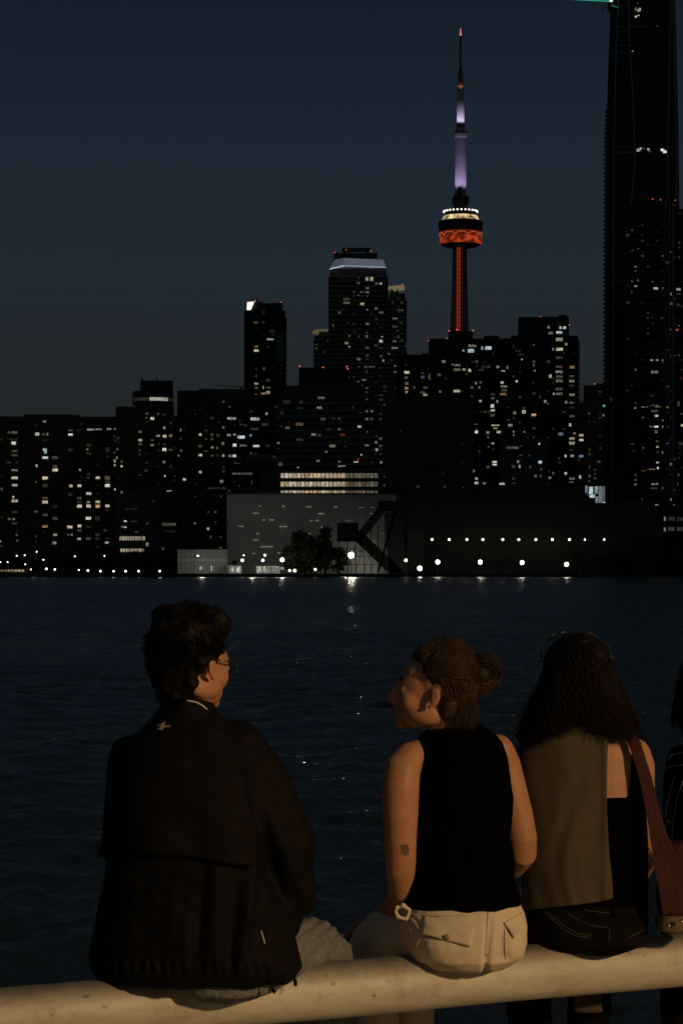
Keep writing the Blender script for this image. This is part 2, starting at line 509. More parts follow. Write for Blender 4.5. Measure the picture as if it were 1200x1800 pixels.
prism(b11, 'canopy', [(682, 503), (709, 500.5), (711, 503.5), (700, 506), (694, 511), (688, 507)], 1716, 1738, emit('warm_lit_fins', (.9, .75, .35), .16))
b11.block('roof_block', 686, 700, 506, 518, 'grey'); b11.beacon(707, 500.5, .8)
b8 = B('residential_block', 'wide terraced block with red roof beacons in front of the tallest condo tower', 500, 655, 690, 1150, 36, 'dark', slab=1.0, floor=3.2,
       fill=([508,518,529,541,552,562,573,584,596,607,620,634,645], 8.6, .10))
b8.block('roof_block', 525, 612, 646, 692, 'black', 4); b8.block('roof_block', 503, 640, 678, 691, 'dark', 2)
for x, y in ((526.6, 643.5), (567.5, 645.8), (609.5, 644), (611, 648)): b8.beacon(x, y, 1.1)
b8l = B('residential_block', 'stepped lower wing with angled lit terraces left of the block with red roof beacons', 486, 506, 700, 1160, 24, 'dark', slab=1.4, floor=3.2, fill=([489, 495, 501], 8, .25))
b7 = B('office_block', 'office block with bright white window strips left of the terraced block', 398, 486, 706, 1180, 30, 'black', fill=([403,412,421,432,442,450,462,472], 8.2, .16))
dome = B('exhibition_hall', 'low black hall with one round white light on its front', 425, 492, 812, 1050, 30, 'black', ribs=False)
q = MB(); q.ball((0, 0, dome.h), (m_per(33, 1050), 14, 4.0), 20, 8); q.build('roof', M['black'], dome.root, True)
b12 = B('condo_tower', 'dark tower with two narrow strips of lit rooms left of the dark brown slab', 697, 762, 626, 1600, 26, 'black', fill=([713,717,742,746,754], 7, .22))
b12.block('roof_block', 741, 760, 621, 628); b12.block('roof_block', 703, 724, 623, 628)
b13 = B('condo_tower', 'broad dark condo block with lit penthouse rooms at the foot of the great tower', 754, 912, 598, 1420, 34, 'black',
        fill=([773,783,800,812,820,830,837,845,852,859,866,877,885,893,902], 7.3, .15))
b13.block('roof_block', 788, 831, 582, 600, 'black', 6)
for x, y in ((788.5, 581.5), (802.5, 579.5), (831, 581), (785, 595), (753, 599), (819, 600), (845, 600), (863, 604), (868, 605)): b13.beacon(x, y, 1.1)
b13c = B('office_tower', 'plain grey topped tower behind the broad dark condo block', 850, 877, 590, 1700, 24, 'dark', ribs=False)
b14 = B('condo_tower', 'dark condo tower with red roof beacons and lit rooms down its right side', 911, 998, 560, 1380, 34, 'black',
        fill=([920,926,937,950,963,972,982,990], 7.4, .16))
b14.block('roof_block', 911, 936, 566.5, 568, 'dark', 1)
b14.block('roof_block', 936, 997, 558, 562, 'dark', 3)
b14.block('roof_rack', 981, 996, 553.5, 555, 'steel', 3, 5); b14.block('roof_rack', 981, 983, 555, 560, 'steel', 3, 2); b14.block('roof_rack', 994, 996, 555, 560, 'steel', 3, 2)
for x, y in ((937, 560), (949, 557), (943, 567), (996.5, 559), (999.5, 571), (926, 585)): b14.beacon(x, y, 1.1)
b14r = B('condo_tower', 'balconied tower tucked against the right side of the dark condo tower with red beacons', 992, 1014, 590, 1386, 26, 'black', slab=1.3, floor=3.0, fill=([1003, 1009], 7.4, .3))
b14l = B('condo_tower', 'dark tower with dotted windows joined left of the condo tower with red beacons', 898, 916, 593, 1375, 26, 'black', fill=([902,908,913], 7.4, .25))
b15 = B('apartment_block', 'narrow brown block in the gap before the dark tower by the giant skyscraper', 1013, 1030, 710, 1350, 24, 'brown', fill=([1017, 1023], 7.4, .2))
b16 = B('apartment_tower', 'dark tower with one green light left of the giant skyscraper', 1026, 1072, 680, 1300, 24, 'brown', fill=([1035,1045,1054,1061], 7.6, .2))
b16.block('roof_block', 1044, 1066, 674, 682, 'black'); b16.beacon(1044.5, 675, 1)
b20 = B('office_block', 'dark unlit brown slab standing in front of the lit condo blocks', 678, 829, 706, 1000, 40, 'brown', bay=3.2)
b20.block('roof_block', 700, 800, 703, 707, 'brown', 4)
b21 = B('apartment_block', 'mid rise block with scattered lit rooms right of the dark unlit slab', 829, 884, 768, 1010, 26, 'black', fill=([836,842,850,858,868,876], 8.4, .14))
b22 = B('apartment_block', 'pale mid rise block below the condo tower with red beacons', 880, 962, 775, 1005, 24, 'grey', fill=([889,902,915,930,941,950], 8.2, .12))

# giant skyscraper at the right
sk = empty('skyscraper', Q(1128, 997, 1120) + Vector((0, 22, 1 - CAMZ)), 0, 'giant black skyscraper under construction rising out of the top of the view', 'skyscraper')
p = sk.location
prof = [(1012, 1061, 1195), (600, 1062, 1194), (250, 1064, 1192), (110, 1068.5, 1188.5), (0, 1072, 1186), (-180, 1078, 1180)]
q = MB(); vs = []
for (y, xl, xr) in prof:
    a = Q(xl, y, 1120) - p; c = Q(xr, y, 1120) - p
    vs += [(a.x, a.y, a.z), (c.x, c.y, c.z), (c.x + 4.6, c.y + 36, c.z), (a.x + 4.6, a.y + 36, a.z)]
fs = [(0, 3, 2, 1), tuple(4 * (len(prof) - 1) + k for k in range(4))]
for i in range(len(prof) - 1):
    for k in range(4):
        fs.append((4 * i + k, 4 * i + (k + 1) % 4, 4 * i + 4 + (k + 1) % 4, 4 * i + 4 + k))
q.add(vs, fs); q.build('wall', M['black'], sk)
def edge(y, side):
    for i in range(len(prof) - 1):
        if prof[i][0] >= y >= prof[i + 1][0]:
            t = (prof[i][0] - y) / (prof[i][0] - prof[i + 1][0])
            return prof[i][side] + (prof[i + 1][side] - prof[i][side]) * t
finm = mat('aluminium_fin', (.34, .35, .37), .5, .4)
for xs in ([(1076, 900), (1078, 260), (1082, 90), (1087, -20)], [(1108, 360), (1115, 290), (1112, 180), (1106, 80), (1104, -20)],
           [(1172, 560), (1172.5, 280), (1176, 90), (1178, -20)], [(1187, 560), (1188, 280), (1184.5, 90), (1182.5, -20)]):
    q = MB()
    for (xa, ya), (xb, yb_) in zip(xs, xs[1:]):
        q.bar(Q(xa, ya, 1119.6) - p, Q(xb, yb_, 1119.6) - p, .30, .5)
    q.build('fin', finm, sk)
for y0 in (258, 268, 486, 494, 706, 714, 46, 54, 70, 80, 92, 22, 34, 10, 822, 832, 842, 850, 860, 870):
    q = MB()
    xr = 1112 if y0 > 200 else 1106
    q.bar(Q(1078 if y0 > 90 else 1085, y0 + 1, 1119.5) - p, Q(xr if y0 not in (46,) else 1140, y0, 1119.5) - p, .2, .28)
    if y0 < 300: q.bar(Q(1176, y0 + 2, 1119.5) - p, Q(1187, y0 + 4, 1119.5) - p, .2, .28)
    q.build('floor_band', finm, sk)
y = 196.0; k = 0
while y < 900 and k < 92:
    q = MB(); e_ = edge(y, 1)
    a = Q(e_, y, 1120) - p
    q.box(a.x - .5, a.x + .3, a.y - .3, a.y + 3.5, a.z, a.z + .8)
    q.build('balcony', M['dark'], sk); y += 7.7; k += 1
SKY = type('X', (), {})()
class SB(Bld):
    def __init__(s): pass
skb = SB(); skb.root = sk; skb.D = 1120; skb.x0, skb.x1, skb.yt, skb.yb = 1062, 1194, -50, 1010; skb.fy = -22; skb.out = .35; skb.used = []; skb.cnt = 0; skb.yaw = 0; skb.C = Q(1128, 997, 1120); skb.n = Vector((0, 1, 0)); skb.fillspec = None
BLD.append(skb)
b18 = B('condo_tower', 'rounded tower with curved balconies in front of the giant skyscraper', 1098, 1166, 368, 1040, 24, 'black', slab=.5, floor=2.75, curved=2.6,
        fill=([1102,1110,1116,1128,1138,1146,1154,1163], 9.1, .19))
b18.block('roof_block', 1110, 1166, 352, 370, 'black', 3)
for x, y in ((1146, 350), (1160, 351), (1186, 352)): b18.beacon(x, y, .8)
b18r = B('condo_tower', 'slim finned flank of the rounded tower with curved balconies', 1166.5, 1188, 352, 1042, 22, 'black', ribs=False, fill=([1172, 1178, 1185], 9.1, .24))
for xx in (1169, 1175.5, 1182):
    q = MB(); q.bar(b18r.pp(xx, 1000, -.3), b18r.pp(xx, 354, -.3), .25, .5); q.build('fin', finm, b18r.root)
b19 = B('condo_tower', 'dark tower with lit rooms cut by the right edge of the view', 1189, 1290, 366, 1080, 30, 'black', slab=.4, fill=([1193,1198,1206,1215], 8.6, .2))

# crane whose green lit jib enters at the top right
cr_ = empty('tower_crane', Q(1073, 2, 1118), 0, 'crane jib glowing green at the top beside the giant skyscraper', 'crane')
p = cr_.location
q = MB()
for dz in (0, .9):
    q.bar(Q(960, -3.5, 1112) - p + Vector((0, 0, dz)), Q(1072, 2.5, 1118) - p + Vector((0, 0, dz)), .28)
for i in range(24):
    a = Q(960 + i * 4.6, -3.5 + i * .25, 1112 + i * .25) - p
    q.bar(a, a + Vector((1.2, 0, .9 if i % 2 else .9)), .15)
q.build('jib', emit('green_led_jib', (.05, .55, .32), .75), cr_)
q = MB(); q.ball((0, -.6, .2), .75); q.build('lamp', emit('jib_lamp', (.8, 1, .9), 1.2), cr_)
q = MB(); q.bar(Q(1073, 9, 1118) - p, Q(1085, 13, 1118) - p, .35); q.build('tie_bar', emit('green_tie', (.03, .35, .25), .4), cr_)
q = MB(); q.bar(Q(1071, 4, 1118) - p, Q(1069, 17, 1118) - p, 1.4); q.bar(Q(1069, 17, 1118) - p, Q(1073, 18, 1118.5) - p, 1.6); q.build('cab', M['steel'], cr_)
q = MB(); q.bar(Q(1059, 2, 1118) - p, Q(1059, 20, 1118) - p, .12); q.ball(Q(1059, 20, 1118) - p, .4); q.build('hook', M['steel'], cr_)
cr2 = empty('tower_crane', Q(405, 684, 1262), 0, 'thin unlit crane jib lying over the flat roof left of the slim tower', 'crane')
q = MB(); q.bar(Q(376, 676.5, 1262) - cr2.location, Q(436, 681.5, 1262) - cr2.location, .3); q.bar(Q(386, 678.5, 1262) - cr2.location, Q(436, 679.5, 1262) - cr2.location, .25)
q.build('jib', M['steel'], cr2)
q = MB(); q.bar(Q(424, 690, 1262) - cr2.location, Q(424, 679, 1262) - cr2.location, 1.0); q.build('mast', M['steel'], cr2)

# ------------------------------------------------------------------ waterfront
wh = B('sugar_shed', 'large pale shed with small slit windows lit from the quay', 399, 696, 869, 895, 40, 'pale', ribs=False)
q = MB()
for i in range(60):
    x = -wh.w / 2 + wh.w * (i + .5) / 60
    q.box(x - .12, x + .12, -20.18, -20.02, .2, wh.h - .1)
q.build('cladding_ribs', M['pale'], wh.root)
q = MB(); q.box(-wh.w / 2 - .2, wh.w / 2 + .2, -20.4, 20.2, wh.h, wh.h + .5); q.build('roof', M['grey'], wh.root)
gl = B('glass_office', 'glass office block with three long bands of warm lit floors', 458, 666, 828, 960, 30, 'grey', ribs=False)
b = MB(); b.box(-gl.w / 2 - .3, gl.w / 2 + .3, -15.5, 15.2, gl.h - .2, gl.h + .6); b.build('roof', M['dark'], gl.root)
for (ya, yb_) in ((831.5, 840.5), (846.5, 855.5), (862, 868.5)):
    n = 24
    for i in range(n):
        xa = 493 + i * 171 / n; xm = xa + 171 / n / 2
        lev = (.72 + .2 * rnd.random()) if i < 16 else .42 + .12 * rnd.random()
        gl.win(xm, (ya + yb_) / 2, 171 / n - .5, yb_ - ya, lev, 'w' if rnd.random() < .8 else 'o')
q = MB()
for y in (844, 859): q.bar(gl.pp(460, y, -.7), gl.pp(665, y, -.7), .5, .9)
q.build('spandrel', M['dark'], gl.root)

low1 = B('office_block', 'low black office wing left of the pale shed', 292, 398, 864, 930, 30, 'black', fill=([302,318,343,366,379,388], 9, .08), bay=4)
low2 = B('office_block', 'low office block with two warm lit floors behind the left shore trees', 206, 292, 872, 935, 28, 'dark', fill=([215,224,240,258,270,283], 9, .10), bay=4)
fence = B('kiosk_row', 'low pale ribbed pavilion left of the pale shed on the quay', 312, 400, 966, 868, 8, 'dark', ribs=False, cat='pavilion')
q = MB()
for i in range(34):
    x = -fence.w / 2 + fence.w * (i + .5) / 34
    q.box(x - .13, x + .13, -4.4, -4.02, 0, fence.h)
q.box(-fence.w / 2, fence.w / 2, -4.5, -4.42, fence.h * .55, fence.h * .6)
q.build('facade_fins', M['pale'], fence.root)
k2 = B('kiosk', 'small white kiosk with an open lit front right of the ribbed pavilion', 401, 425, 994, 864, 5, 'pale', ribs=False, cat='kiosk')
k3 = B('kiosk', 'low white quay building with a lit wall below the pale shed', 450, 492, 995, 862, 5, 'pale', ribs=False, cat='kiosk')
for x, y, w, h, lv in ((353, 999, 5, 7, .7), (372, 999, 4, 10, .7), (409, 1001, 7, 9, .75), (419, 1001, 7, 11, .85)):
    (fence if x < 400 else k2).win(x, y, w, h, lv, 'n')
k3.win(460, 1001, 18, 11, .78, 'n'); k3.win(480, 1001, 17, 9, .62, 'n'); k3.win(496, 999, 5, 5, .8, 'n')  # glowing panes stand in for the light on the white wall

shed = B('long_shed', 'long black waterfront shed with a row of small wall lamps', 690, 1164, 887, 905, 60, 'shed', ribs=False)
q = MB()
q.box(-shed.w / 2 - .3, shed.w / 2 + .3, -30.5, 30.3, shed.h, shed.h + .6)
q.build('roof', M['shed'], shed.root)
q = MB()
for i in range(48):
    x = -shed.w / 2 + shed.w * (i + .5) / 48
    q.box(x - .2, x + .2, -30.22, -30.02, .2, shed.h - .1)
q.box(-shed.w / 2, shed.w / 2, -30.9, -30.25, shed.h * .46, shed.h * .46 + .35)
q.build('frame', M['shed'], shed.root)
shed.block('wall_panel', 715, 745, 934, 1000, 'dark', -.8, .6)
sh2 = B('long_shed', 'dark two band office wing continuing right of the long shed', 1164, 1260, 880, 915, 50, 'shed', ribs=False)
for x, y, w, lv in ((1167, 912, 5, .6), (1179, 912, 12, .3), (1194, 912, 12, .26), (1167, 930.5, 5, .6), (1179, 930, 12, .34), (1194, 930, 12, .3), (1210, 930, 12, .3)):
    sh2.win(x, y, w, 7.5, lv, 'n')
roofb = B('roof_building', 'grey windowless block on the roof line behind the long shed', 839, 1030, 855, 980, 24, 'dark', ribs=False)
roofd = B('roof_building', 'short grey block behind the left end of the long shed', 762, 839, 874, 985, 24, 'grey', ribs=False)
glow = B('glass_pavilion', 'small brightly lit bluish white glass room above the long shed', 1034, 1064, 855, 975, 10, 'grey', ribs=False)
for i, (x, y, w, h, lv) in enumerate([(1030, 860, 5, 14, .6), (1033, 868, 5, 8, .35), (1038, 862, 7, 14, 1.0), (1040, 872, 10, 6, .95), (1047, 861, 6, 14, .75), (1048, 880, 5, 16, .65),
                       (1054, 870, 6, 34, .62), (1060, 870, 5, 34, .5), (1061, 884, 5, 3, 1.0), (1044, 872, 2, 8, .3)]):
    glow.win(x, y, w, h, lv, 'c')

# conveyor gallery
cv = empty('conveyor', Q(660, 997, 875) + Vector((0, 0, -2.5)), 0, 'dark zigzag conveyor gallery on struts between the pale shed and the long shed', 'conveyor')
p = cv.location
def cbox(name, x0, x1, y0, y1, D, d):
    b = MB(); a = Q(x0, y1, D) - p; c = Q(x1, y0, D) - p
    b.box(a.x, c.x, a.y, a.y + d, a.z, c.z); return b.build(name, M['steel'], cv)
cbox('transfer_house', 592, 630, 919, 952, 878, 8); cbox('transfer_house', 665, 705, 880, 898, 880, 10)
for (a, c, w) in (((628, 948), (672, 894), 3.4), ((631, 944), (700, 1010), 4.6), ((664, 1006), (697, 890), 1.0), ((699, 1006), (690, 900), 7.0)):
    b = MB(); b.bar(Q(*a, 879) - p, Q(*c, 879) - p, w * .9, 3.0, up=(0, 1, 0)); b.build('gallery', M['steel'], cv)
for x in (596, 610, 625, 640, 652, 664, 676):
    b = MB(); yt_ = 952 if x < 632 else 925; b.bar(Q(x, 1008, 880) - p, Q(x, yt_, 880) - p, .3)
    b.bar(Q(x, 1004, 880) - p, Q(x + 13, 965, 880) - p, .2); b.build('strut', M['steel'], cv)
for y in (964, 978, 992):
    b = MB(); b.bar(Q(592, y, 880.6) - p, Q(668, y, 880.6) - p, .25); b.build('brace', M['steel'], cv)
for x, y, w, lv in ((583, 1000, 12, .3), (600, 966, 8, .3), (634, 969, 8, .34)):
    wh.win(x, y, w, 4, lv, 'n')

# ------------------------------------------------------------------ window table (zoom pictures -> photo pixels)
def table(sc, ox, oy, txt):
    for it in txt.replace('\n', ';').split(';'):
        it = it.strip()
        if not it: continue
        t = 'w'
        if it[-1] in 'nocbrgw': t = it[-1]; it = it[:-1]
        x, y, w, h, l = [float(v) for v in it.split(',')]
        put(ox + x / sc, oy + y / sc, w / sc, h / sc, l, t)
def put(px, py, w, h, lev, t):
    c = [b for b in BLD if b.x0 - 2 <= px <= b.x1 + 2 and b.yt - 2 <= py <= b.yb and b.root['category'] not in ('pavilion', 'kiosk')]
    if not c: return
    b = min(c, key=lambda b: b.D)
    if b is b20 and lev > .3: lev = .3
    if w > 14:                      # long strip: several panes
        n = max(2, int(w / 4.5))
        for i in range(n):
            b.win(px - w / 2 + w * (i + .5) / n, py, w / n - .45, h, lev * (.75 + .35 * rnd.random()), t)
    else:
        b.win(px, py, w, h, lev, t)
table(2.857, 0, 640, """48,343,20,10,.4;75,343,28,12,.5;45,378,22,14,.15;70,378,40,10,.3;70,397,26,16,1n;75,437,32,10,.4;75,457,32,12,.4o;45,494,24,10,.3;85,494,12,8,.3
75,533,34,10,.6;75,571,34,14,.9;75,608,30,12,.8;10,627,8,14,.5;68,668,10,12,.9;75,687,34,14,.8;75,743,34,10,.3;48,778,14,10,.5;70,778,12,10,.6;75,800,32,12,.3;85,858,10,8,.5;88,887,8,10,.5;1,890,10,8,.9
188,351,22,16,.85n;220,352,16,12,.4;240,352,8,14,.6n;228,385,26,14,.2;222,430,10,14,.9c;230,436,14,28,.8c;228,470,32,12,1c;278,470,30,14,.4;185,510,10,14,.8;278,514,24,14,.4;278,532,30,16,.9
228,572,30,16,.9;183,592,10,10,.4;228,610,26,20,.3;228,672,28,10,.4;228,693,30,16,.85;278,715,24,14,.25;228,757,24,12,.4;278,775,26,16,.4;228,815,28,12,.7o;278,857,22,12,.7;183,895,10,10,.2;275,898,20,16,.6n
355,333,26,8,.4c;355,354,24,12,1n;400,333,24,8,.2;355,432,26,16,.25;357,612,18,14,.8;355,655,24,14,.25;352,818,28,14,.9;345,857,12,8,.5;362,857,8,10,.7
403,531,8,10,.8;400,590,24,14,.15;400,611,20,14,.9;400,673,24,12,.4;400,693,24,12,.3;400,714,26,16,1;400,813,20,14,.9;400,835,18,12,.4;398,878,20,12,.8
447,408,26,14,.3o;440,428,8,8,.7;447,448,26,12,.3o;447,552,20,12,.25;445,571,18,12,.3;447,650,28,14,.9c;445,693,16,10,.7;446,713,24,16,1;445,774,28,14,1n;445,818,24,12,.25;445,877,24,12,.4
492,571,22,14,.9;492,692,24,14,.8;492,714,24,16,.9o;490,775,26,24,.25o;490,857,24,14,.3;490,877,20,10,.3;541,430,24,26,.25;540,572,28,22,.4;540,592,28,12,.3;540,610,28,16,1n;540,712,22,14,.9;530,835,14,14,.3;537,896,20,10,.8n
455,329,36,8,.75c;495,327,36,8,.65c;548,326,26,8,.75c;577,326,8,10,.6c;578,385,8,12,.3;590,428,8,8,.6;588,470,8,12,.7;578,487,10,16,.8;612,489,8,10,.5;578,508,10,10,.8;612,513,10,10,1;579,629,8,12,.9c;612,645,10,14,.6
735,270,10,10,.4;765,273,20,14,.9n;795,250,10,8,.5;825,253,12,8,.4b;705,340,16,12,.5;826,320,10,12,.8c;858,297,14,12,.3;795,360,20,10,.7;828,362,20,14,.9;858,360,16,12,.6;705,382,20,14,.8;765,382,12,10,.4;705,402,14,10,.5;765,406,18,10,.6
798,402,10,10,.3;826,402,12,10,.3;826,429,20,16,1n;858,430,20,10,.4;735,448,14,10,.2;825,492,16,12,.6;858,515,8,14,.3;793,515,12,10,.2;735,535,20,10,.3;829,562,8,10,.9;795,600,10,8,.2
908,331,8,14,.6;928,310,10,10,.2;910,435,8,8,.7;897,460,8,8,.7;926,579,16,12,.9;1006,354,14,12,.9;1065,354,14,12,.4;1035,376,16,12,.3;1065,376,14,12,.4;1120,318,6,6,.5;1150,356,20,10,.7;1093,354,10,8,.3;1006,412,20,12,.4o;1067,418,14,12,.6
1120,398,10,12,.6;1035,437,16,8,.4;1006,457,18,12,1;1065,460,14,10,.4;1093,460,14,10,.3;1122,460,12,12,.7;1155,461,14,12,.7;1177,461,20,14,.9c;1006,542,14,12,.9;1152,272,20,12,.8n;1178,273,18,12,.7n;1178,407,20,16,1n;1197,365,10,12,.9c
1180,550,40,8,.3;1112,590,12,18,.5;1090,624,100,10,.3n;850,637,26,6,.8o;925,632,80,4,.5r
630,789,16,8,1c;630,819,14,8,.9c;660,728,60,10,.25;675,790,30,6,.3;740,800,8,12,.4;850,805,70,16,.4;850,840,60,12,.22;665,875,130,22,.72;665,935,120,18,.72;740,905,16,20,.6;820,928,8,12,.5;980,800,8,8,.7;1045,827,12,14,.8;1082,743,10,8,.5;1058,868,8,16,.4;1108,868,6,6,.5""")
table(3.158, 380, 420, """220,464,24,12,.4;263,464,18,12,.25;262,405,20,24,.2;310,512,26,18,.25;300,557,42,12,.7;222,598,22,14,.5;222,620,28,14,.9;288,600,14,10,.25;265,720,12,16,.4c;223,722,12,10,.3;288,785,24,14,.3;222,803,24,12,.7;262,825,8,20,.7
290,825,24,12,.4;222,826,18,14,.4;288,852,24,16,.7;262,858,26,10,.7o;836,222,16,22,.75;862,222,18,24,.8;789,243,18,16,.4;890,248,20,14,.4;913,248,14,10,.8c;838,273,20,12,.5;808,293,22,10,.5;838,295,20,12,.6;788,313,10,10,.5;722,334,40,14,.35;722,355,42,12,.5
810,361,24,16,.8o;887,386,16,10,.6;683,408,18,12,.4;915,408,26,12,.5;838,471,20,10,.6c;762,471,16,12,.25;648,480,10,14,.5;913,320,14,10,.2;738,537,10,12,.5;835,520,14,10,.3;835,541,16,14,.5;920,543,8,8,.8;914,567,20,14,.9n;723,578,22,12,.7o;738,598,10,8,.8
838,604,20,12,.4c;912,605,20,10,.3;915,650,16,12,.4;838,647,18,10,.4c;790,667,20,14,.6;838,667,18,10,.3;927,675,10,12,.7;955,638,14,8,.7;850,710,60,10,.45;790,710,14,10,.3;820,782,30,10,.5;835,737,14,14,.3;835,827,18,10,.5;835,850,16,10,.3;835,890,12,10,.4
912,760,20,12,.2;915,870,22,12,.3;915,892,22,12,.3;835,955,14,12,.6;862,955,14,12,.75;835,1000,18,14,.5;862,1000,16,12,.4;912,1000,20,12,.3;795,1042,22,12,.9;835,1145,24,12,.6;912,1108,22,14,.4;887,1129,16,14,.6;912,1148,22,14,.4;890,1170,16,12,.9n
915,1240,16,14,.6;805,1198,8,8,.9n;865,1240,10,10,.3;912,1280,16,10,.25;1025,464,20,12,.3;992,442,30,10,.5;990,485,34,12,.4;990,604,40,12,.6;1030,564,24,10,.3;1005,510,14,10,.35;1010,545,8,20,.4;1050,590,4,30,.35;992,705,10,8,.6;950,525,10,10,.3
582,810,60,6,.75;750,828,100,5,.45;582,882,44,12,.5;470,905,22,14,.3;572,937,30,14,.6;390,905,40,20,.25n;465,940,40,10,.3b;372,965,36,22,.25n;592,1000,28,14,.4;650,997,24,12,.25;682,997,14,12,.4;462,1028,44,16,.5o;395,1048,26,12,.5;625,1057,24,10,.3
682,1057,14,12,.6;540,1086,26,16,.6;572,1090,18,12,.4;700,1088,30,12,.6r;462,1115,44,12,.3;645,1148,38,18,.5;685,1120,14,10,.2;565,1232,20,14,.5;683,1235,14,12,.5;685,1262,20,5,.8;706,1260,20,5,.8;775,1238,28,6,.9n;787,1226,6,22,.8r;455,1268,14,6,.7
90,997,44,14,.6n;215,999,50,18,.85n;270,1030,40,16,.3;215,1055,44,14,.3;40,1046,10,10,.7;140,1030,30,12,.25;280,970,14,14,.8o;332,933,8,6,.7r;70,1090,24,12,.5;102,1086,14,12,.7;140,1100,42,18,1c;192,1090,12,10,.8c;38,1136,12,12,.9;102,1143,22,14,1n
150,1147,44,12,.5c;222,1149,38,14,.9n;285,1148,20,12,.3;345,1133,14,12,.6;40,1203,12,12,.8;76,1203,14,10,.6;105,1204,14,12,.9;325,1210,24,14,.3;355,1250,24,20,.4n;115,1245,36,8,.3;145,1303,110,12,.45n;10,1090,16,12,.4;5,1160,10,14,.5;30,1345,20,16,.6;197,1350,8,30,.3
1058,741,30,14,.9;1055,770,14,12,.5;1055,830,24,12,.7o;1055,850,14,10,.8o;1145,768,18,14,.6b;1155,865,20,12,.7;1100,825,8,14,.4;1185,775,8,14,.5;250,1222,16,14,1.1c;268,1222,18,16,1.1c""")
table(2.857, 660, 520, """155,384,26,14,.9;150,412,10,10,.5;155,440,20,14,.5;152,460,12,10,.5;155,483,14,10,.8o;235,407,18,12,.5b;270,400,6,20,.5;250,460,24,12,.4;235,485,30,10,.4;252,498,18,10,.7;190,460,6,14,.4;323,482,10,10,.7o;340,330,20,14,.6;318,397,20,14,.4
387,345,14,10,.5;410,348,30,10,.6;408,371,38,14,.5;443,370,16,12,.7;471,374,14,16,.9;507,330,16,14,.4;478,250,30,14,.5n;478,276,34,20,.9c;440,275,10,10,.8c;498,252,14,10,.6n;534,262,12,18,.7c;565,262,34,18,.95c;540,357,16,12,.3;565,357,24,14,.3;530,372,30,10,.3
612,357,14,14,.6n;660,360,12,16,.5;640,377,20,5,.9c;407,478,36,14,.8;525,435,10,12,.5;502,438,8,14,.7;520,460,8,12,.6;482,460,12,12,.5;634,435,16,14,.8n;644,455,34,12,.6;645,474,30,12,.4;640,494,34,12,.6o;707,429,10,10,1n;482,505,12,14,.3;525,528,12,12,.8
587,495,24,14,.3;587,515,14,10,.5;585,553,18,18,1n;587,575,22,12,.8n;585,600,24,14,.4;610,530,10,14,.7;740,583,26,18,.9n;697,588,16,14,.6;792,598,26,14,.9o;600,650,40,7,.9;600,665,20,8,.7;675,650,22,14,.7n;505,683,16,16,1n;563,687,18,14,.6;617,684,22,12,.8
692,682,8,8,.8o;745,683,8,8,.7o;563,710,8,12,.5;587,741,14,8,.8;590,770,16,10,.25;596,835,24,12,1;596,848,24,8,1;563,860,16,14,.4;714,833,10,14,.7n;825,835,18,14,1c;820,743,10,10,.9n;685,763,60,12,.5n;690,857,20,16,.35;722,857,8,16,.8;505,918,14,12,.8
505,940,20,12,.9n;545,942,16,10,.6c;633,944,28,10,.9n;492,880,8,14,.6;867,158,10,14,.7;926,160,12,14,.9;947,160,16,14,.9n;877,187,24,14,.5;920,184,34,14,.85c;921,219,38,18,.7;955,243,12,12,.7;889,268,8,14,.7;921,268,38,16,.9;920,310,36,12,.35;920,356,36,10,.4
985,358,26,14,.7o;920,382,38,14,.6;875,403,14,18,.8;921,406,36,14,.4;920,427,38,14,.5;982,405,28,14,.4;983,428,28,14,.6;983,452,26,10,.3;920,468,38,14,.4;893,492,8,12,.8;920,492,36,12,.5;984,495,30,16,.6;955,535,12,14,.6;982,538,28,12,.5;984,560,28,10,.25
850,530,14,14,.7;985,605,30,12,.4;975,648,12,14,1n;928,694,28,16,.5c;984,717,30,14,.7;984,740,32,16,.7;952,804,10,14,.9;985,804,18,12,.8;953,892,12,14,.9;873,914,14,12,.7;890,890,8,12,.5;984,917,30,14,.5;980,936,26,6,.7;1025,910,12,18,.8;793,348,8,14,.5
798,376,8,8,.7;729,295,30,10,.25;795,490,14,12,.3;825,508,12,14,.3;795,665,20,12,.3;1032,700,26,12,.8;1032,724,26,12,.9;1030,805,24,12,.8b;803,905,12,14,.5;775,860,10,14,.4;827,905,10,12,.4;733,320,6,6,1n
1070,630,12,14,.2;1072,770,8,18,.3;1072,795,8,14,.4;1072,860,10,20,.3;1072,905,12,14,.4;1120,833,16,12,.4;1145,553,12,12,.9g;1142,600,8,16,.6;1180,520,8,20,.3;1070,930,10,10,.4
212,958,14,14,.3;345,958,10,14,.3;440,963,10,8,.5n;435,740,14,8,.2;125,680,8,5,.4;337,893,20,12,.18;435,835,12,10,.2""")
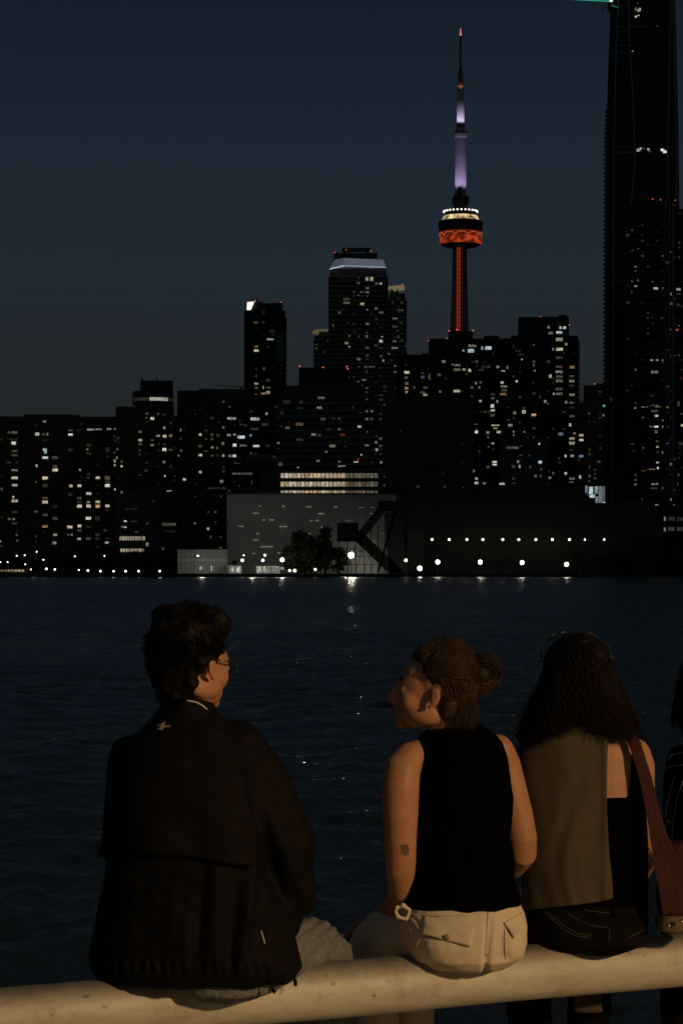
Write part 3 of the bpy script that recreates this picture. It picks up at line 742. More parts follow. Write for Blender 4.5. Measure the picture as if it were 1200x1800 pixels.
table(3.915, 1000, 440, """455,245,20,14,.7;430,212,10,12,.5n;472,207,8,12,.6n;398,238,20,14,.2;593,262,34,16,.9;640,262,8,18,.5;565,757,20,10,.9n;603,757,18,12,.8;640,760,8,20,.7;572,838,22,22,.6;598,838,24,20,.6;565,1000,26,16,.25;455,1050,14,14,.3;452,1085,12,10,.8
505,1077,20,10,.75;530,1074,18,10,.7;550,1072,18,10,.75;572,1070,18,10,.8;600,1072,22,12,.9;620,1076,12,8,.6;585,1107,50,14,.5o;598,1139,24,14,.9;505,1152,8,10,.7o;560,1212,20,14,.5;596,1212,30,16,1n;597,1248,20,14,.9;641,1170,6,20,.6;641,1212,6,24,.7
675,1215,8,20,.3;603,1315,20,12,.4;605,1353,18,12,.8;508,1360,10,12,.5;430,1335,30,12,.4;445,1380,30,20,.25;605,1390,20,12,.3;605,1462,18,14,1;608,1498,12,16,1n;640,1390,6,20,.7;510,1514,24,8,.85o;534,1511,24,7,.85o;558,1509,24,7,.85o;580,1507,16,7,.8o
455,1545,14,14,.4;455,1580,12,14,.5;455,1612,14,14,.6;575,1608,24,14,.7;600,1606,20,14,.75;580,1640,50,14,.4;600,1748,24,14,.8o;640,1640,6,20,.7;500,1715,14,16,.3;698,1715,6,14,.9;720,1750,12,8,.5
748,268,32,18,.8;698,300,10,20,.6;750,300,34,12,.3;745,375,24,20,.3;740,547,16,12,1r;765,880,16,8,.6r;750,1055,16,36,.4;775,1205,18,18,.8;765,1330,30,20,.3;750,1545,8,20,.5;745,1610,6,20,.4""")
table(3.915, 1000, 0, """458,62,18,24,.5;476,72,22,18,.7;485,65,8,22,1n;470,22,10,8,.5;457,114,14,12,1n;475,106,12,8,.9n;414,167,6,6,.8n;604,179,5,5,.7n;434,352,10,8,.8c;432,313,6,6,.25;465,500,6,6,.2;466,528,6,6,.2;612,580,8,6,.25;624,505,6,6,.2;612,655,6,6,.2
471,1034,18,18,.9n;490,1022,16,14,.85n;480,1030,30,24,.5;515,1022,14,5,.5n;543,1028,16,14,.9n;553,1042,10,10,.5;640,1032,26,18,1.1n;656,1044,28,20,1n;410,1738,12,16,.2;433,1725,16,18,.28;473,1712,8,8,.5n""")
for x, y, w in ((457, 889.5, 3), (498, 890, 6), (543, 891, 10), (590, 891, 7), (634, 892, 12), (654, 892, 7), (450, 902, 12), (564, 903, 13), (463, 914, 6), (477, 914, 10), (547, 915, 5), (557, 915, 6),
                (612, 915, 12), (423, 925, 10), (498, 925.5, 14), (567, 927, 6), (453, 937.5, 6), (541, 938, 12), (450, 949, 10), (469, 961, 24), (446, 973, 5), (490, 972, 6), (652, 903, 8), (680, 915, 8), (674, 938, 6), (659, 951, 10)):
    wh.win(x, y, w, 1.7, .62 if x < 600 else .45, 'w')
# dim rooms on the window grid
for b in BLD:
    if not b.fillspec: continue
    cols, fl, pr = b.fillspec
    y = b.yt + 9
    while y < 992:
        for x in cols:
            if rnd.random() < pr * .95 and b.cnt < 98:
                hid = any(o is not b and o.D < b.D and o.x0 < x < o.x1 and o.yt < y + 2 for o in BLD)
                near = any(abs(u[0] - x) < (u[2] + 5) / 2 and abs(u[1] - y) < 6 for u in b.used)
                if not hid and not near:
                    b.win(x + rnd.uniform(-.6, .6), y, rnd.uniform(2.6, 6.5), rnd.uniform(2.2, 4.2), .12 + .26 * rnd.random() ** 1.5 + (.25 if rnd.random() < .08 else 0), rnd.choice('wwwwnnoc'))
        y += fl

# ------------------------------------------------------------------ the great tower
TD = 2460.0
ct = empty('observation_tower', Q(809, 997, TD) + Vector((0, 0, 1 - CAMZ)), 0, 'tall needle tower with a red lit pod and a purple lit upper shaft', 'tower')
p = ct.location
def zz(y): return Q(0, y, TD).z - p.z
def rr(px): return m_per(px, TD)
q = MB()
for leg in range(3):
    a0 = R(-60 + 120 * leg + 4)
    vs = []; hs = [(1004, 30, 5), (760, 22, 4.5), (590, 18.5, 4.2), (500, 14.5, 4.0), (432, 13.5, 4.0)]
    for y, r, t in hs:
        d = Vector((math.cos(a0), math.sin(a0), 0)) * rr(r); s_ = Vector((-math.sin(a0), math.cos(a0), 0)) * rr(t)
        z = Vector((0, 0, zz(y)))
        vs += [d - s_ + z, d + s_ + z, -d * .2 + s_ * 1.4 + z, -d * .2 - s_ * 1.4 + z]
    fs = [(3, 2, 1, 0), tuple(4 * (len(hs) - 1) + k for k in range(4))]
    for i in range(len(hs) - 1):
        for k in range(4): fs.append((4 * i + k, 4 * i + (k + 1) % 4, 4 * i + 4 + (k + 1) % 4, 4 * i + 4 + k))
    q.add(vs, fs)
q.lathe([(rr(14), zz(1004)), (rr(11), zz(590)), (rr(10), zz(431))], 6)
q.build('shaft', M['tower'], ct)
led = emit('red_led_strip', (.62, .065, .012), .5)
n = led.node_tree.nodes; l = led.node_tree.links
tcx = n.new('ShaderNodeTexCoord'); sep = n.new('ShaderNodeSeparateXYZ'); mw = n.new('ShaderNodeMath'); mw.operation = 'SINE'
ml = n.new('ShaderNodeMath'); ml.operation = 'MULTIPLY'; ml.inputs[1].default_value = 1.45
mr = n.new('ShaderNodeMapRange'); mr.inputs['From Min'].default_value = -1; mr.inputs['To Min'].default_value = .26; mr.inputs['To Max'].default_value = .42
l.new(tcx.outputs['Object'], sep.inputs[0]); l.new(sep.outputs['Z'], ml.inputs[0]); l.new(ml.outputs[0], mw.inputs[0]); l.new(mw.outputs[0], mr.inputs['Value'])
l.new(mr.outputs[0], n['Principled BSDF'].inputs['Emission Strength'])
for dx, w in ((-6.2, 3.1), (-2.4, 3.1)):
    q = MB(); r0 = rr(17)
    q.bar(((rr(dx - .8)), -rr(12.5), zz(700)), (rr(dx + .4), -rr(10.8), zz(436)), rr(w), 1.2)
    q.build('light_strip', led, ct)
# pod
q = MB(); q.lathe([(rr(11), zz(436)), (rr(24), zz(435)), (rr(32), zz(432.5)), (rr(35.5), zz(430))], 48); q.build('pod_underside', M['steel'], ct, True)
rad = emit('red_lit_radome', (.75, .075, .018), .42)
n = rad.node_tree.nodes; l = rad.node_tree.links
tcx = n.new('ShaderNodeTexCoord'); nz = n.new('ShaderNodeTexNoise'); nz.inputs['Scale'].default_value = .13; nz.inputs['Detail'].default_value = 2
mr = n.new('ShaderNodeMapRange'); mr.inputs['From Min'].default_value = .42; mr.inputs['From Max'].default_value = .56; mr.inputs['To Min'].default_value = .12; mr.inputs['To Max'].default_value = .62
l.new(tcx.outputs['Object'], nz.inputs['Vector']); l.new(nz.outputs['Fac'], mr.inputs['Value']); l.new(mr.outputs[0], n['Principled BSDF'].inputs['Emission Strength'])
q = MB(); q.lathe([(rr(35.5), zz(430)), (rr(37), zz(427)), (rr(37.2), zz(422)), (rr(36), zz(418)), (rr(33.5), zz(416))], 48); q.build('radome', rad, ct, True)
q = MB(); q.lathe([(rr(35), zz(417)), (rr(36.4), zz(410.5)), (rr(38), zz(409.5)), (rr(38), zz(408))], 48); q.build('pod_gallery', emit('dim_red_gallery', (.4, .035, .01), .22), ct)
q = MB()
for i in range(40):
    a = 2 * math.pi * i / 40; b_ = 2 * math.pi * (i + 1) / 40
    y0, y1 = (416, 411) if i % 4 in (0,) else ((411, 411) if i % 4 in (1, 2) else (411, 416))
    q.bar((rr(37) * math.cos(a), rr(37) * math.sin(a), zz(y0)), (rr(37) * math.cos(b_), rr(37) * math.sin(b_), zz(y1)), .7)
q.build('truss_ring', emit('orange_truss_light', (.9, .2, .06), .42), ct)
q = MB(); q.lathe([(rr(37.5), zz(409)), (rr(38.8), zz(400)), (rr(39.3), zz(390)), (rr(37.5), zz(389))], 48); q.build('observation_deck', M['black'], ct)
gold = emit('gold_lit_roof', (.95, .70, .36), .6)
n = gold.node_tree.nodes; l = gold.node_tree.links
tcx = n.new('ShaderNodeTexCoord'); nz = n.new('ShaderNodeTexNoise'); nz.inputs['Scale'].default_value = .16; nz.inputs['Detail'].default_value = 3
mr = n.new('ShaderNodeMapRange'); mr.inputs['From Min'].default_value = .40; mr.inputs['From Max'].default_value = .64; mr.inputs['To Min'].default_value = .10; mr.inputs['To Max'].default_value = .95
l.new(tcx.outputs['Object'], nz.inputs['Vector']); l.new(nz.outputs['Fac'], mr.inputs['Value']); l.new(mr.outputs[0], n['Principled BSDF'].inputs['Emission Strength'])
q = MB(); q.lathe([(rr(38), zz(390)), (rr(33), zz(386.5)), (rr(30), zz(380)), (rr(26), zz(379))], 48); q.build('upper_deck', gold, ct)
q = MB(); q.lathe([(rr(28.5), zz(382)), (rr(28.5), zz(373)), (rr(15), zz(372))], 48); q.build('roof_ring', M['steel'], ct)
q = MB(); q.ball((0, 0, 0), 1.0, 8, 6); bl = q.mesh('lamp'); bl.materials.append(emit('white_deck_lamp', (1, .97, .88), 1.6))
for i in range(26):
    a = 2 * math.pi * (i + .5) / 26
    o = bpy.data.objects.new('lamp', bl); COL.objects.link(o); o.parent = ct
    o.location = (rr(29.3) * math.cos(a), rr(29.3) * math.sin(a), zz(372)); o.scale = (1.0,) * 3
q = MB()
q.lathe([(rr(13), zz(373)), (rr(12), zz(362)), (rr(12), zz(348)), (rr(9), zz(345))], 24)
for i in range(7):
    a = R(-90 + i * 51); x, y_ = rr(11.5) * math.cos(a), rr(11.5) * math.sin(a)
    q.box(x - rr(3.4), x + rr(3.4), y_ - rr(3), y_ + rr(3), zz(358 + (i % 3)), zz(344 + 3 * (i % 2)))
q.box(-rr(5), -rr(-.2), -rr(12), -rr(9), zz(346), zz(331))
q.build('equipment_ring', M['steel'], ct)
conc = mat('pale_tower_concrete', (.40, .38, .38), .8, .2, .3, var=.15)
q = MB(); q.lathe([(rr(10.2), zz(348)), (rr(9), zz(240))], 6); q.build('upper_shaft', conc, ct)
q = MB(); q.lathe([(rr(9), zz(243)), (rr(11), zz(241)), (rr(11.8), zz(237)), (rr(12.3), zz(234)), (rr(11.6), zz(232)), (rr(9), zz(231)), (rr(8.6), zz(226)), (rr(6), zz(224))], 32); q.build('sky_pod', conc, ct)
q = MB(); q.lathe([(rr(12.7), zz(235.5)), (rr(12.7), zz(232.5))], 32); q.build('sky_pod_window_band', M['black'], ct)
q = MB(); q.lathe([(rr(7.2), zz(226)), (rr(6.8), zz(190)), (rr(6.4), zz(156))], 20); q.build('antenna_mast', conc, ct, True)
q = MB(); q.lathe([(rr(6.8), zz(157)), (rr(4.9), zz(155)), (rr(4.6), zz(128)), (rr(2), zz(126))], 20); q.build('antenna_mast', mat('mast_grey', (.14, .13, .13), .7), ct, True)
q = MB(); q.lathe([(rr(2.6), zz(127)), (rr(1.9), zz(110)), (rr(1.7), zz(62))], 12); q.lathe([(rr(2.3), zz(92)), (rr(2.3), zz(87))], 12); q.build('antenna_tip', mat('tip_grey', (.10, .10, .11), .6), ct, True)
q = MB(); q.ball((0, 0, zz(61)), (rr(2.2), rr(2.2), rr(2.4))); q.lathe([(rr(1.6), zz(60)), (rr(.8), zz(50.5))], 8); q.build('beacon', emit('pink_beacon', (1, .28, .26), .7), ct, True)
q = MB()
for s_ in (-1, 1): q.ball((s_ * rr(4.2), -rr(3), zz(152)), rr(1.0))
q.build('mast_lights', emit('orange_mast_light', (1, .22, .06), .4), ct, True)
tp = Q(809, 997, TD)
def tz(y): return Q(0, y, TD).z
for s_ in (-1, 1):
    point('tower_uplight', (tp.x + s_ * rr(30), TD - rr(30), tz(345)), 34000, (.66, .50, 1.0), 1.0, 80, (tp.x, TD - rr(8), tz(285)))
    point('mast_uplight', (tp.x + s_ * rr(14), TD - rr(18), tz(222)), 8500, (.78, .68, 1.0), .8, 80, (tp.x, TD - rr(5), tz(196)))
point('mast_uplight', (tp.x, TD - rr(11), tz(157)), 3500, (1.0, .25, .1), .8, 80, (tp.x, TD - rr(3), tz(148)))
point('tower_uplight', (tp.x, TD - rr(22), tz(374)), 5000, (.6, .55, .6), 1.0, 110, (tp.x, TD - rr(8), tz(352)))

# ------------------------------------------------------------------ quay lamps
def pole_lamp(px, py, D, label, r=.34, m=small_lamp, group=None, cat='street lamp', name='street_lamp'):
    t = Q(px, py, D); base = Vector((t.x, t.y, 1.0))
    e = empty(name, base, 0, label, cat, group)
    b = MB(); b.tube([(0, 0, 0), (0, 0, t.z - 1.0 - r)], [.11, .07], 6); b.tube([(0, 0, 0), (0, 0, .3)], .22, 6); b.build('pole', M['steel'], e)
    b = MB(); b.lathe([(r * .4, t.z - 1 - r * 1.3), (r * .9, t.z - 1 - r)], 8); b.lathe([(r * 1.2, t.z - 1 + r), (r * .5, t.z - 1 + r * 1.35)], 8); b.build('lamp_housing', M['steel'], e)
    b = MB(); b.ball((0, 0, t.z - 1), r, 10, 6); b.build('lamp_globe', m, e, True)
    return e
ORD = 'first second third fourth fifth sixth seventh eighth ninth tenth eleventh twelfth thirteenth fourteenth fifteenth sixteenth seventeenth'.split()
SG = 'street lamps along the far shore'
shore_l = [(40,1002,'leftmost low'),(55,1001,''),(82,1000,''),(97,1001,''),(139,1002,''),(155,1003,''),(177,1004,''),(200,1004,''),(221,1004,''),(244,1004,''),(281,1004,'')]
for i, (x, y, _) in enumerate(shore_l):
    pole_lamp(x, y, 858, ORD[i] + ' low white globe lamp from the left on the left far shore', .34 if i not in (1, 4) else .24, warm_lamp if i in (1, 3, 7) else small_lamp, group=SG)
for j_, (x, y) in enumerate(sorted(((14,988),(1,988),(30,977),(44,976),(65,970),(77,984),(45,992),(132,978),(184,977)))):
    pole_lamp(x, y, 870, ORD[j_] + ' from the left of the taller white lamps above the left shore trees', .24, warm_lamp if j_ % 3 else small_lamp, group='taller street lamps on the left far shore')
pole_lamp(348, 977, 862, 'slim quay lamp in front of the ribbed pavilion', .3)
pole_lamp(426, 985, 860, 'quay lamp left of a taller one before the pale shed', .5)
pole_lamp(462, 985, 860, 'lower quay lamp of a close pair before the pale shed', .5)
pole_lamp(465.5, 976, 864, 'upper quay lamp of a close pair before the pale shed', .4)
pole_lamp(428.5, 976, 866, 'small dim quay lamp behind the left quay lamp', .25)
pole_lamp(496, 984, 858, 'bright quay lamp beside the round dark tree', .75)
pole_lamp(713, 985, 862, 'narrow quay lamp at the foot of the conveyor', .55)
pole_lamp(737.5, 999, 858, 'low bright lamp at the left foot of the long shed', .8, white_lamp)
for j_, (x, y, r) in enumerate(((509, 1003, .45), (518, 1003, .55), (554, 1001, .45))):
    pole_lamp(x, y, 859, ('leftmost', 'middle', 'rightmost')[j_] + ' of three low bollard lights under the dark trees', r, warm_lamp, 'bollard lights under the dark trees', 'bollard light', 'bollard_light')
big = pole_lamp(617, 976, 860, 'brightest floodlight glaring beside the conveyor', .95, emit('glaring_lens', (1, .93, .72), 240, True), None, 'floodlight', 'floodlight')
q = MB(); z_ = Q(617, 976, 860).z - 1.0; k0 = len(q.v); n_ = 20
for yy, r_ in ((-.25, 1.02), (1.0, 1.02), (1.0, .02)):
    q.v += [(r_ * math.cos(2 * math.pi * k / n_), yy, z_ + r_ * math.sin(2 * math.pi * k / n_)) for k in range(n_)]
for i in range(2):
    for k in range(n_): q.f.append((i * n_ + k, i * n_ + (k + 1) % n_, (i + 1) * n_ + (k + 1) % n_, (i + 1) * n_ + k))
q.build('light_shield', M['steel'], big)  # added dark shell that blocks the lamp's light from the wall behind
FL = [(769, 988), (843.5, 988), (917, 989), (995, 992)]
for i, (x, y) in enumerate(FL):
    pole_lamp(x, y, 862, ['leftmost of the four big floodlights before the long shed', 'second of the four big floodlights from the left before the long shed', 'third of the four big floodlights from the left before the long shed',
              'rightmost of the four big floodlights before the long shed'][i], .72, white_lamp, 'big floodlights before the long shed', 'floodlight', 'floodlight')
WL = [759, 789, 820, 848, 883, 911, 941, 970, 1000, 1027, 1061]
for i, x in enumerate(WL):
    t = Q(x, 948.5, 899)
    e = empty('wall_lamp', t, 0, ORD[i] + ' small white wall lamp from the left on the long black shed', 'wall lamp', 'wall lamps on the long shed')
    b = MB(); b.box(-.25, .25, -.1, .35, .2, .45); b.bar((0, .8, .3), (0, 0, .3), .12); b.build('bracket', M['steel'], e)
    b = MB(); b.ball((0, -.2, 0), .42 if i < 9 else .3, 8, 6); b.build('lamp_lens', small_lamp, e, True)
# light those lamps throw on the walls and the water, plus added wall fill
point('floodlight_light', Q(617, 976, 857.5), 300, (1, .90, .70), .8)
for x, y in FL: point('floodlight_light', Q(x, y, 857.5), 350, (1, .88, .66), .8)
for x in (789, 848, 911, 970): point('wall_lamp_light', Q(x, 951, 898), 40, (1, .92, .75), .4)
point('quay_lamp_and_fill_light', Q(496, 984, 852), 900, (1, .93, .78), .6)
point('quay_lamp_and_fill_light', Q(444, 984, 853), 1100, (1, .93, .78), .6)
point('quay_lamp_and_fill_light', Q(737, 999, 855), 500, (1, .9, .7), .5)
for x in (60, 200, 281): point('quay_lamp_and_fill_light', Q(x, 1002, 855), 60, (1, .93, .8), .5)
point('quay_lamp_and_fill_light', Q(622, 984, 887), 420, (1, .95, .8), .5)  # unseen fill light added to brighten the pale wall behind the conveyor
point('quay_lamp_and_fill_light', Q(655, 1000, 889), 200, (1, .95, .8), .5)  # unseen fill too, added low between wall and conveyor
pv = point('quay_lamp_and_fill_light', Q(356, 990, 856), 900, (1, .95, .85), .5)

# ------------------------------------------------------------------ trees
def tree_mesh(w, h, seed, conical=False, n=1500, leaf=.45):
    r = np.random.default_rng(seed)
    nb = 26
    cl = []
    for i in range(nb):
        z = r.uniform(.18, .95)
        rad = (1 - z) * 1.0 + .08 if conical else math.sqrt(max(.05, 1 - (2 * z - 1.05) ** 2))
        a = r.uniform(0, 6.28); d = rad * r.uniform(.2, .75)
        cl.append((math.cos(a) * d * w / 2, math.sin(a) * d * w / 2, z * h, r.uniform(.12, .22) * w * (.6 if conical else 1)))
    v = []; f = []
    for i in range(n):
        cx, cy, cz, cr_ = cl[r.integers(nb)]
        d = r.normal(size=3); d /= np.linalg.norm(d)
        c = np.array([cx, cy, cz]) + d * cr_ * r.uniform(.4, 1.15)
        a = r.normal(size=3); a /= np.linalg.norm(a); b_ = np.cross(a, r.normal(size=3)); b_ /= np.linalg.norm(b_)
        s_ = leaf * r.uniform(.5, 1.3); k = len(v)
        v += [c - a * s_ - b_ * s_ * .5, c + a * s_ - b_ * s_ * .4, c + a * s_ * .7 + b_ * s_ * .6, c - a * s_ * .6 + b_ * s_ * .5]
        f.append((k, k + 1, k + 2, k + 3))
    me = bpy.data.meshes.new('crown'); me.from_pydata([tuple(x) for x in v], [], f); me.update(); me.materials.append(M['leaf'])
    t = MB(); t.tube([(0, 0, 0), (.1, 0, h * .3), (0, .1, h * .8)], [w * .035, w * .025, w * .01], 7)
    for i in range(7):
        c = cl[i]; t.tube([(0, 0, h * .25 + i * .03 * h), (c[0] * .5, c[1] * .5, (c[2] + h * .3) / 2), c[:3]], [w * .015, w * .01, w * .005], 5)
    tm = t.mesh('trunk', True); tm.materials.append(M['bark'])
    return me, tm
def tree(px, D, wpx, ytop, label, group=None, meshes=None, seed=1, conical=False, n=1500, w0=None, h0=None, leaf=.45):
    base = Q(px, 997, D); base.z = 1.0
    w = m_per(wpx, D); h = Q(0, ytop, D).z - 1.0
    e = empty('tree', base, rnd.uniform(0, 6), label, 'tree', group)
    if meshes is None: meshes = tree_mesh(w, h, seed, conical, n, leaf); sc = (1, 1, 1)
    else: sc = (w / w0, w / w0, h / h0)
    for me, nm in zip(meshes, ('crown', 'trunk')):
        o = bpy.data.objects.new(nm, me); COL.objects.link(o); o.parent = e; o.scale = sc
    return e
tree(524, 868, 66, 939, 'round dark tree before the pale shed', seed=4, n=5200, leaf=.55)
tree(548, 872, 60, 944, 'dark tree filling in behind the round tree', seed=9, n=3000, leaf=.5)
tree(572, 870, 62, 928, 'taller pointed dark tree right of the round tree', seed=7, n=3600, conical=True, leaf=.5)
tree(594, 874, 46, 962, 'small dark tree under the conveyor transfer house', seed=12, n=900)
tree(412, 866, 16, 984, 'thin sapling at the left foot of the pale shed', seed=5, n=220, leaf=.3)
protos = [tree_mesh(10, 8, s_, False, 900) for s_ in (21, 22, 23)]
for i in range(17):
    x = -8 + i * 19.5 + rnd.uniform(-5, 5)
    tree(x, 876 + rnd.uniform(0, 14), rnd.uniform(34, 52), rnd.uniform(962, 982), ORD[i] + ' dark tree from the left in the row on the left far shore', 'trees on the left far shore', protos[i % 3], w0=10, h0=8)
for i in range(12):
    x = 1010 + i * 19 + rnd.uniform(-5, 5)
    tree(x, 872 + rnd.uniform(0, 14), rnd.uniform(26, 40), rnd.uniform(972, 988), ORD[i] + ' low dark tree from the left in the row on the right far shore', 'trees on the right far shore', protos[i % 3], w0=10, h0=8)
# moored boat at the left edge
bt = empty('tour_boat', Q(12, 1012, 842) * 1.0, 0, 'tour boat with a warm lit cabin moored at the left edge', 'boat')
bt.location.z = 0
q = MB(); q.add([(-9, -2, -.3), (9, -2, -.3), (10.5, 0, -.3), (9, 2, -.3), (-9, 2, -.3), (-9.2, -2.4, 1.2), (9.5, -2.4, 1.3), (12, 0, 1.6), (9.5, 2.4, 1.3), (-9.2, 2.4, 1.2)],
                [(4, 3, 2, 1, 0), (5, 6, 7, 8, 9), (0, 1, 6, 5), (1, 2, 7, 6), (2, 3, 8, 7), (3, 4, 9, 8), (4, 0, 5, 9)])
q.build('hull', M['dark'], bt)
q = MB(); q.box(-8, 7, -1.9, 1.9, 1.2, 3.1); q.box(-8.3, 7.4, -2.1, 2.1, 3.1, 3.3); q.build('cabin', M['grey'], bt)
for i in range(12):
    o = bpy.data.objects.new('window', PANE); COL.objects.link(o); o.parent = bt
    o.location = (-7.3 + i * 1.2, -1.95, 2.3); o.scale = (.9, .06, .8); k = .12 + .25 * rnd.random(); o.color = (k, k * .75, k * .4, 1)

# ------------------------------------------------------------------ bench pipe
def skin_mat(name, col, noise=9.0):
    m = mat(name, col, 0.52, 0.35, noise, (120, 0.08), var=0.13)
    m.node_tree.nodes['Principled BSDF'].inputs['Subsurface Weight'].default_value = 0.12
    m.node_tree.nodes['Principled BSDF'].inputs['Subsurface Radius'].default_value = (.012, .004, .002)
    return m
pm = mat('worn_cream_paint', (0.60, 0.545, 0.44), 0.50, 0.45)
n = pm.node_tree.nodes; l = pm.node_tree.links
tcx = n.new('ShaderNodeTexCoord')
mpg = n.new('ShaderNodeMapping'); mpg.inputs['Scale'].default_value = (2.2, 9, 9)
n1 = n.new('ShaderNodeTexNoise'); n1.inputs['Scale'].default_value = 2.0; n1.inputs['Detail'].default_value = 8; n1.inputs['Roughness'].default_value = .7
r1 = n.new('ShaderNodeValToRGB'); r1.color_ramp.elements[0].position = .32; r1.color_ramp.elements[1].position = .62
r1.color_ramp.elements[0].color = (.46, .41, .32, 1); r1.color_ramp.elements[1].color = (.62, .57, .47, 1)
n2 = n.new('ShaderNodeTexNoise'); n2.inputs['Scale'].default_value = 26; n2.inputs['Detail'].default_value = 3
r2 = n.new('ShaderNodeValToRGB'); r2.color_ramp.elements[0].position = .27; r2.color_ramp.elements[1].position = .33
r2.color_ramp.elements[0].color = (.35, .28, .2, 1); r2.color_ramp.elements[1].color = (1, 1, 1, 1)
mx = n.new('ShaderNodeMix'); mx.data_type = 'RGBA'; mx.blend_type = 'MULTIPLY'; mx.inputs['Factor'].default_value = .8
l.new(tcx.outputs['Object'], mpg.inputs[0]); l.new(mpg.outputs[0], n1.inputs['Vector']); l.new(tcx.outputs['Object'], n2.inputs['Vector'])
l.new(n1.outputs['Fac'], r1.inputs[0]); l.new(n2.outputs['Fac'], r2.inputs[0])
n3 = n.new('ShaderNodeTexNoise'); n3.inputs['Scale'].default_value = 7; n3.inputs['Detail'].default_value = 9; n3.inputs['Roughness'].default_value = .8
r3 = n.new('ShaderNodeValToRGB'); r3.color_ramp.elements[0].position = .37; r3.color_ramp.elements[1].position = .50
r3.color_ramp.elements[0].color = (.60, .56, .50, 1); r3.color_ramp.elements[1].color = (1, 1, 1, 1)
m3 = n.new('ShaderNodeMix'); m3.data_type = 'RGBA'; m3.blend_type = 'MULTIPLY'; m3.inputs['Factor'].default_value = .6
l.new(tcx.outputs['Object'], n3.inputs['Vector']); l.new(n3.outputs['Fac'], r3.inputs[0]); l.new(r1.outputs[0], m3.inputs['A']); l.new(r3.outputs[0], m3.inputs['B'])
l.new(m3.outputs['Result'], mx.inputs['A']); l.new(r2.outputs[0], mx.inputs['B']); l.new(mx.outputs['Result'], n['Principled BSDF'].inputs['Base Color'])
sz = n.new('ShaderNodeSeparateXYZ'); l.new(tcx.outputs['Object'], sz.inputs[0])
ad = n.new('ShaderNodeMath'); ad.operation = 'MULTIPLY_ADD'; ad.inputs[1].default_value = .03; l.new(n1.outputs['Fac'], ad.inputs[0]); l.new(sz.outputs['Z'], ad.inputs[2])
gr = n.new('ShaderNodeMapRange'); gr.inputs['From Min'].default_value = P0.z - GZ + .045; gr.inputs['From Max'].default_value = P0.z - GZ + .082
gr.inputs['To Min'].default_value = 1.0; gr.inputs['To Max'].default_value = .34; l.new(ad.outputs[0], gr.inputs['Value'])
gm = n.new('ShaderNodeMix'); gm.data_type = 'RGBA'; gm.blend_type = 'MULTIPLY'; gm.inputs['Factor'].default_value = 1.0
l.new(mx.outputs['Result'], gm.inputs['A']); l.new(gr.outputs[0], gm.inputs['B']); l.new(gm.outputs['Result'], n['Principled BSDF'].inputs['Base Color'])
bp = n.new('ShaderNodeBump'); bp.inputs['Strength'].default_value = .25; bp.inputs['Distance'].default_value = .003
l.new(n2.outputs['Fac'], bp.inputs['Height']); l.new(bp.outputs[0], n['Principled BSDF'].inputs['Normal'])
PR = 0.0715
ra = empty('bench_rail', (P0.x, P0.y, GZ), math.atan(0.494), 'long cream painted steel pipe rail that the people sit on', 'rail')
q = MB()
N_ = 120
pts = [Vector((-6 + 12 * i / N_, 0, P0.z - GZ + 0.0012 * math.sin(i * .7))) for i in range(N_ + 1)]
n0 = 40
for p_ in pts:
    q.v += [(p_.x, math.cos(2 * math.pi * k / n0) * PR, p_.z + math.sin(2 * math.pi * k / n0) * PR) for k in range(n0)]
for i in range(N_):
    for k in range(n0):
        q.f.append((i * n0 + k, (i + 1) * n0 + k, (i + 1) * n0 + (k + 1) % n0, i * n0 + (k + 1) % n0))
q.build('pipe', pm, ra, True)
for x in (-4.2, -1.5, 2.3, 5.0):
    q = MB(); q.tube([(x, 0, 0), (x, 0, P0.z - GZ - PR * .6)], .04, 14); q.lathe([(.09, 0), (.09, .012)], 20, (x, 0)); q.build('post', pm, ra, True)

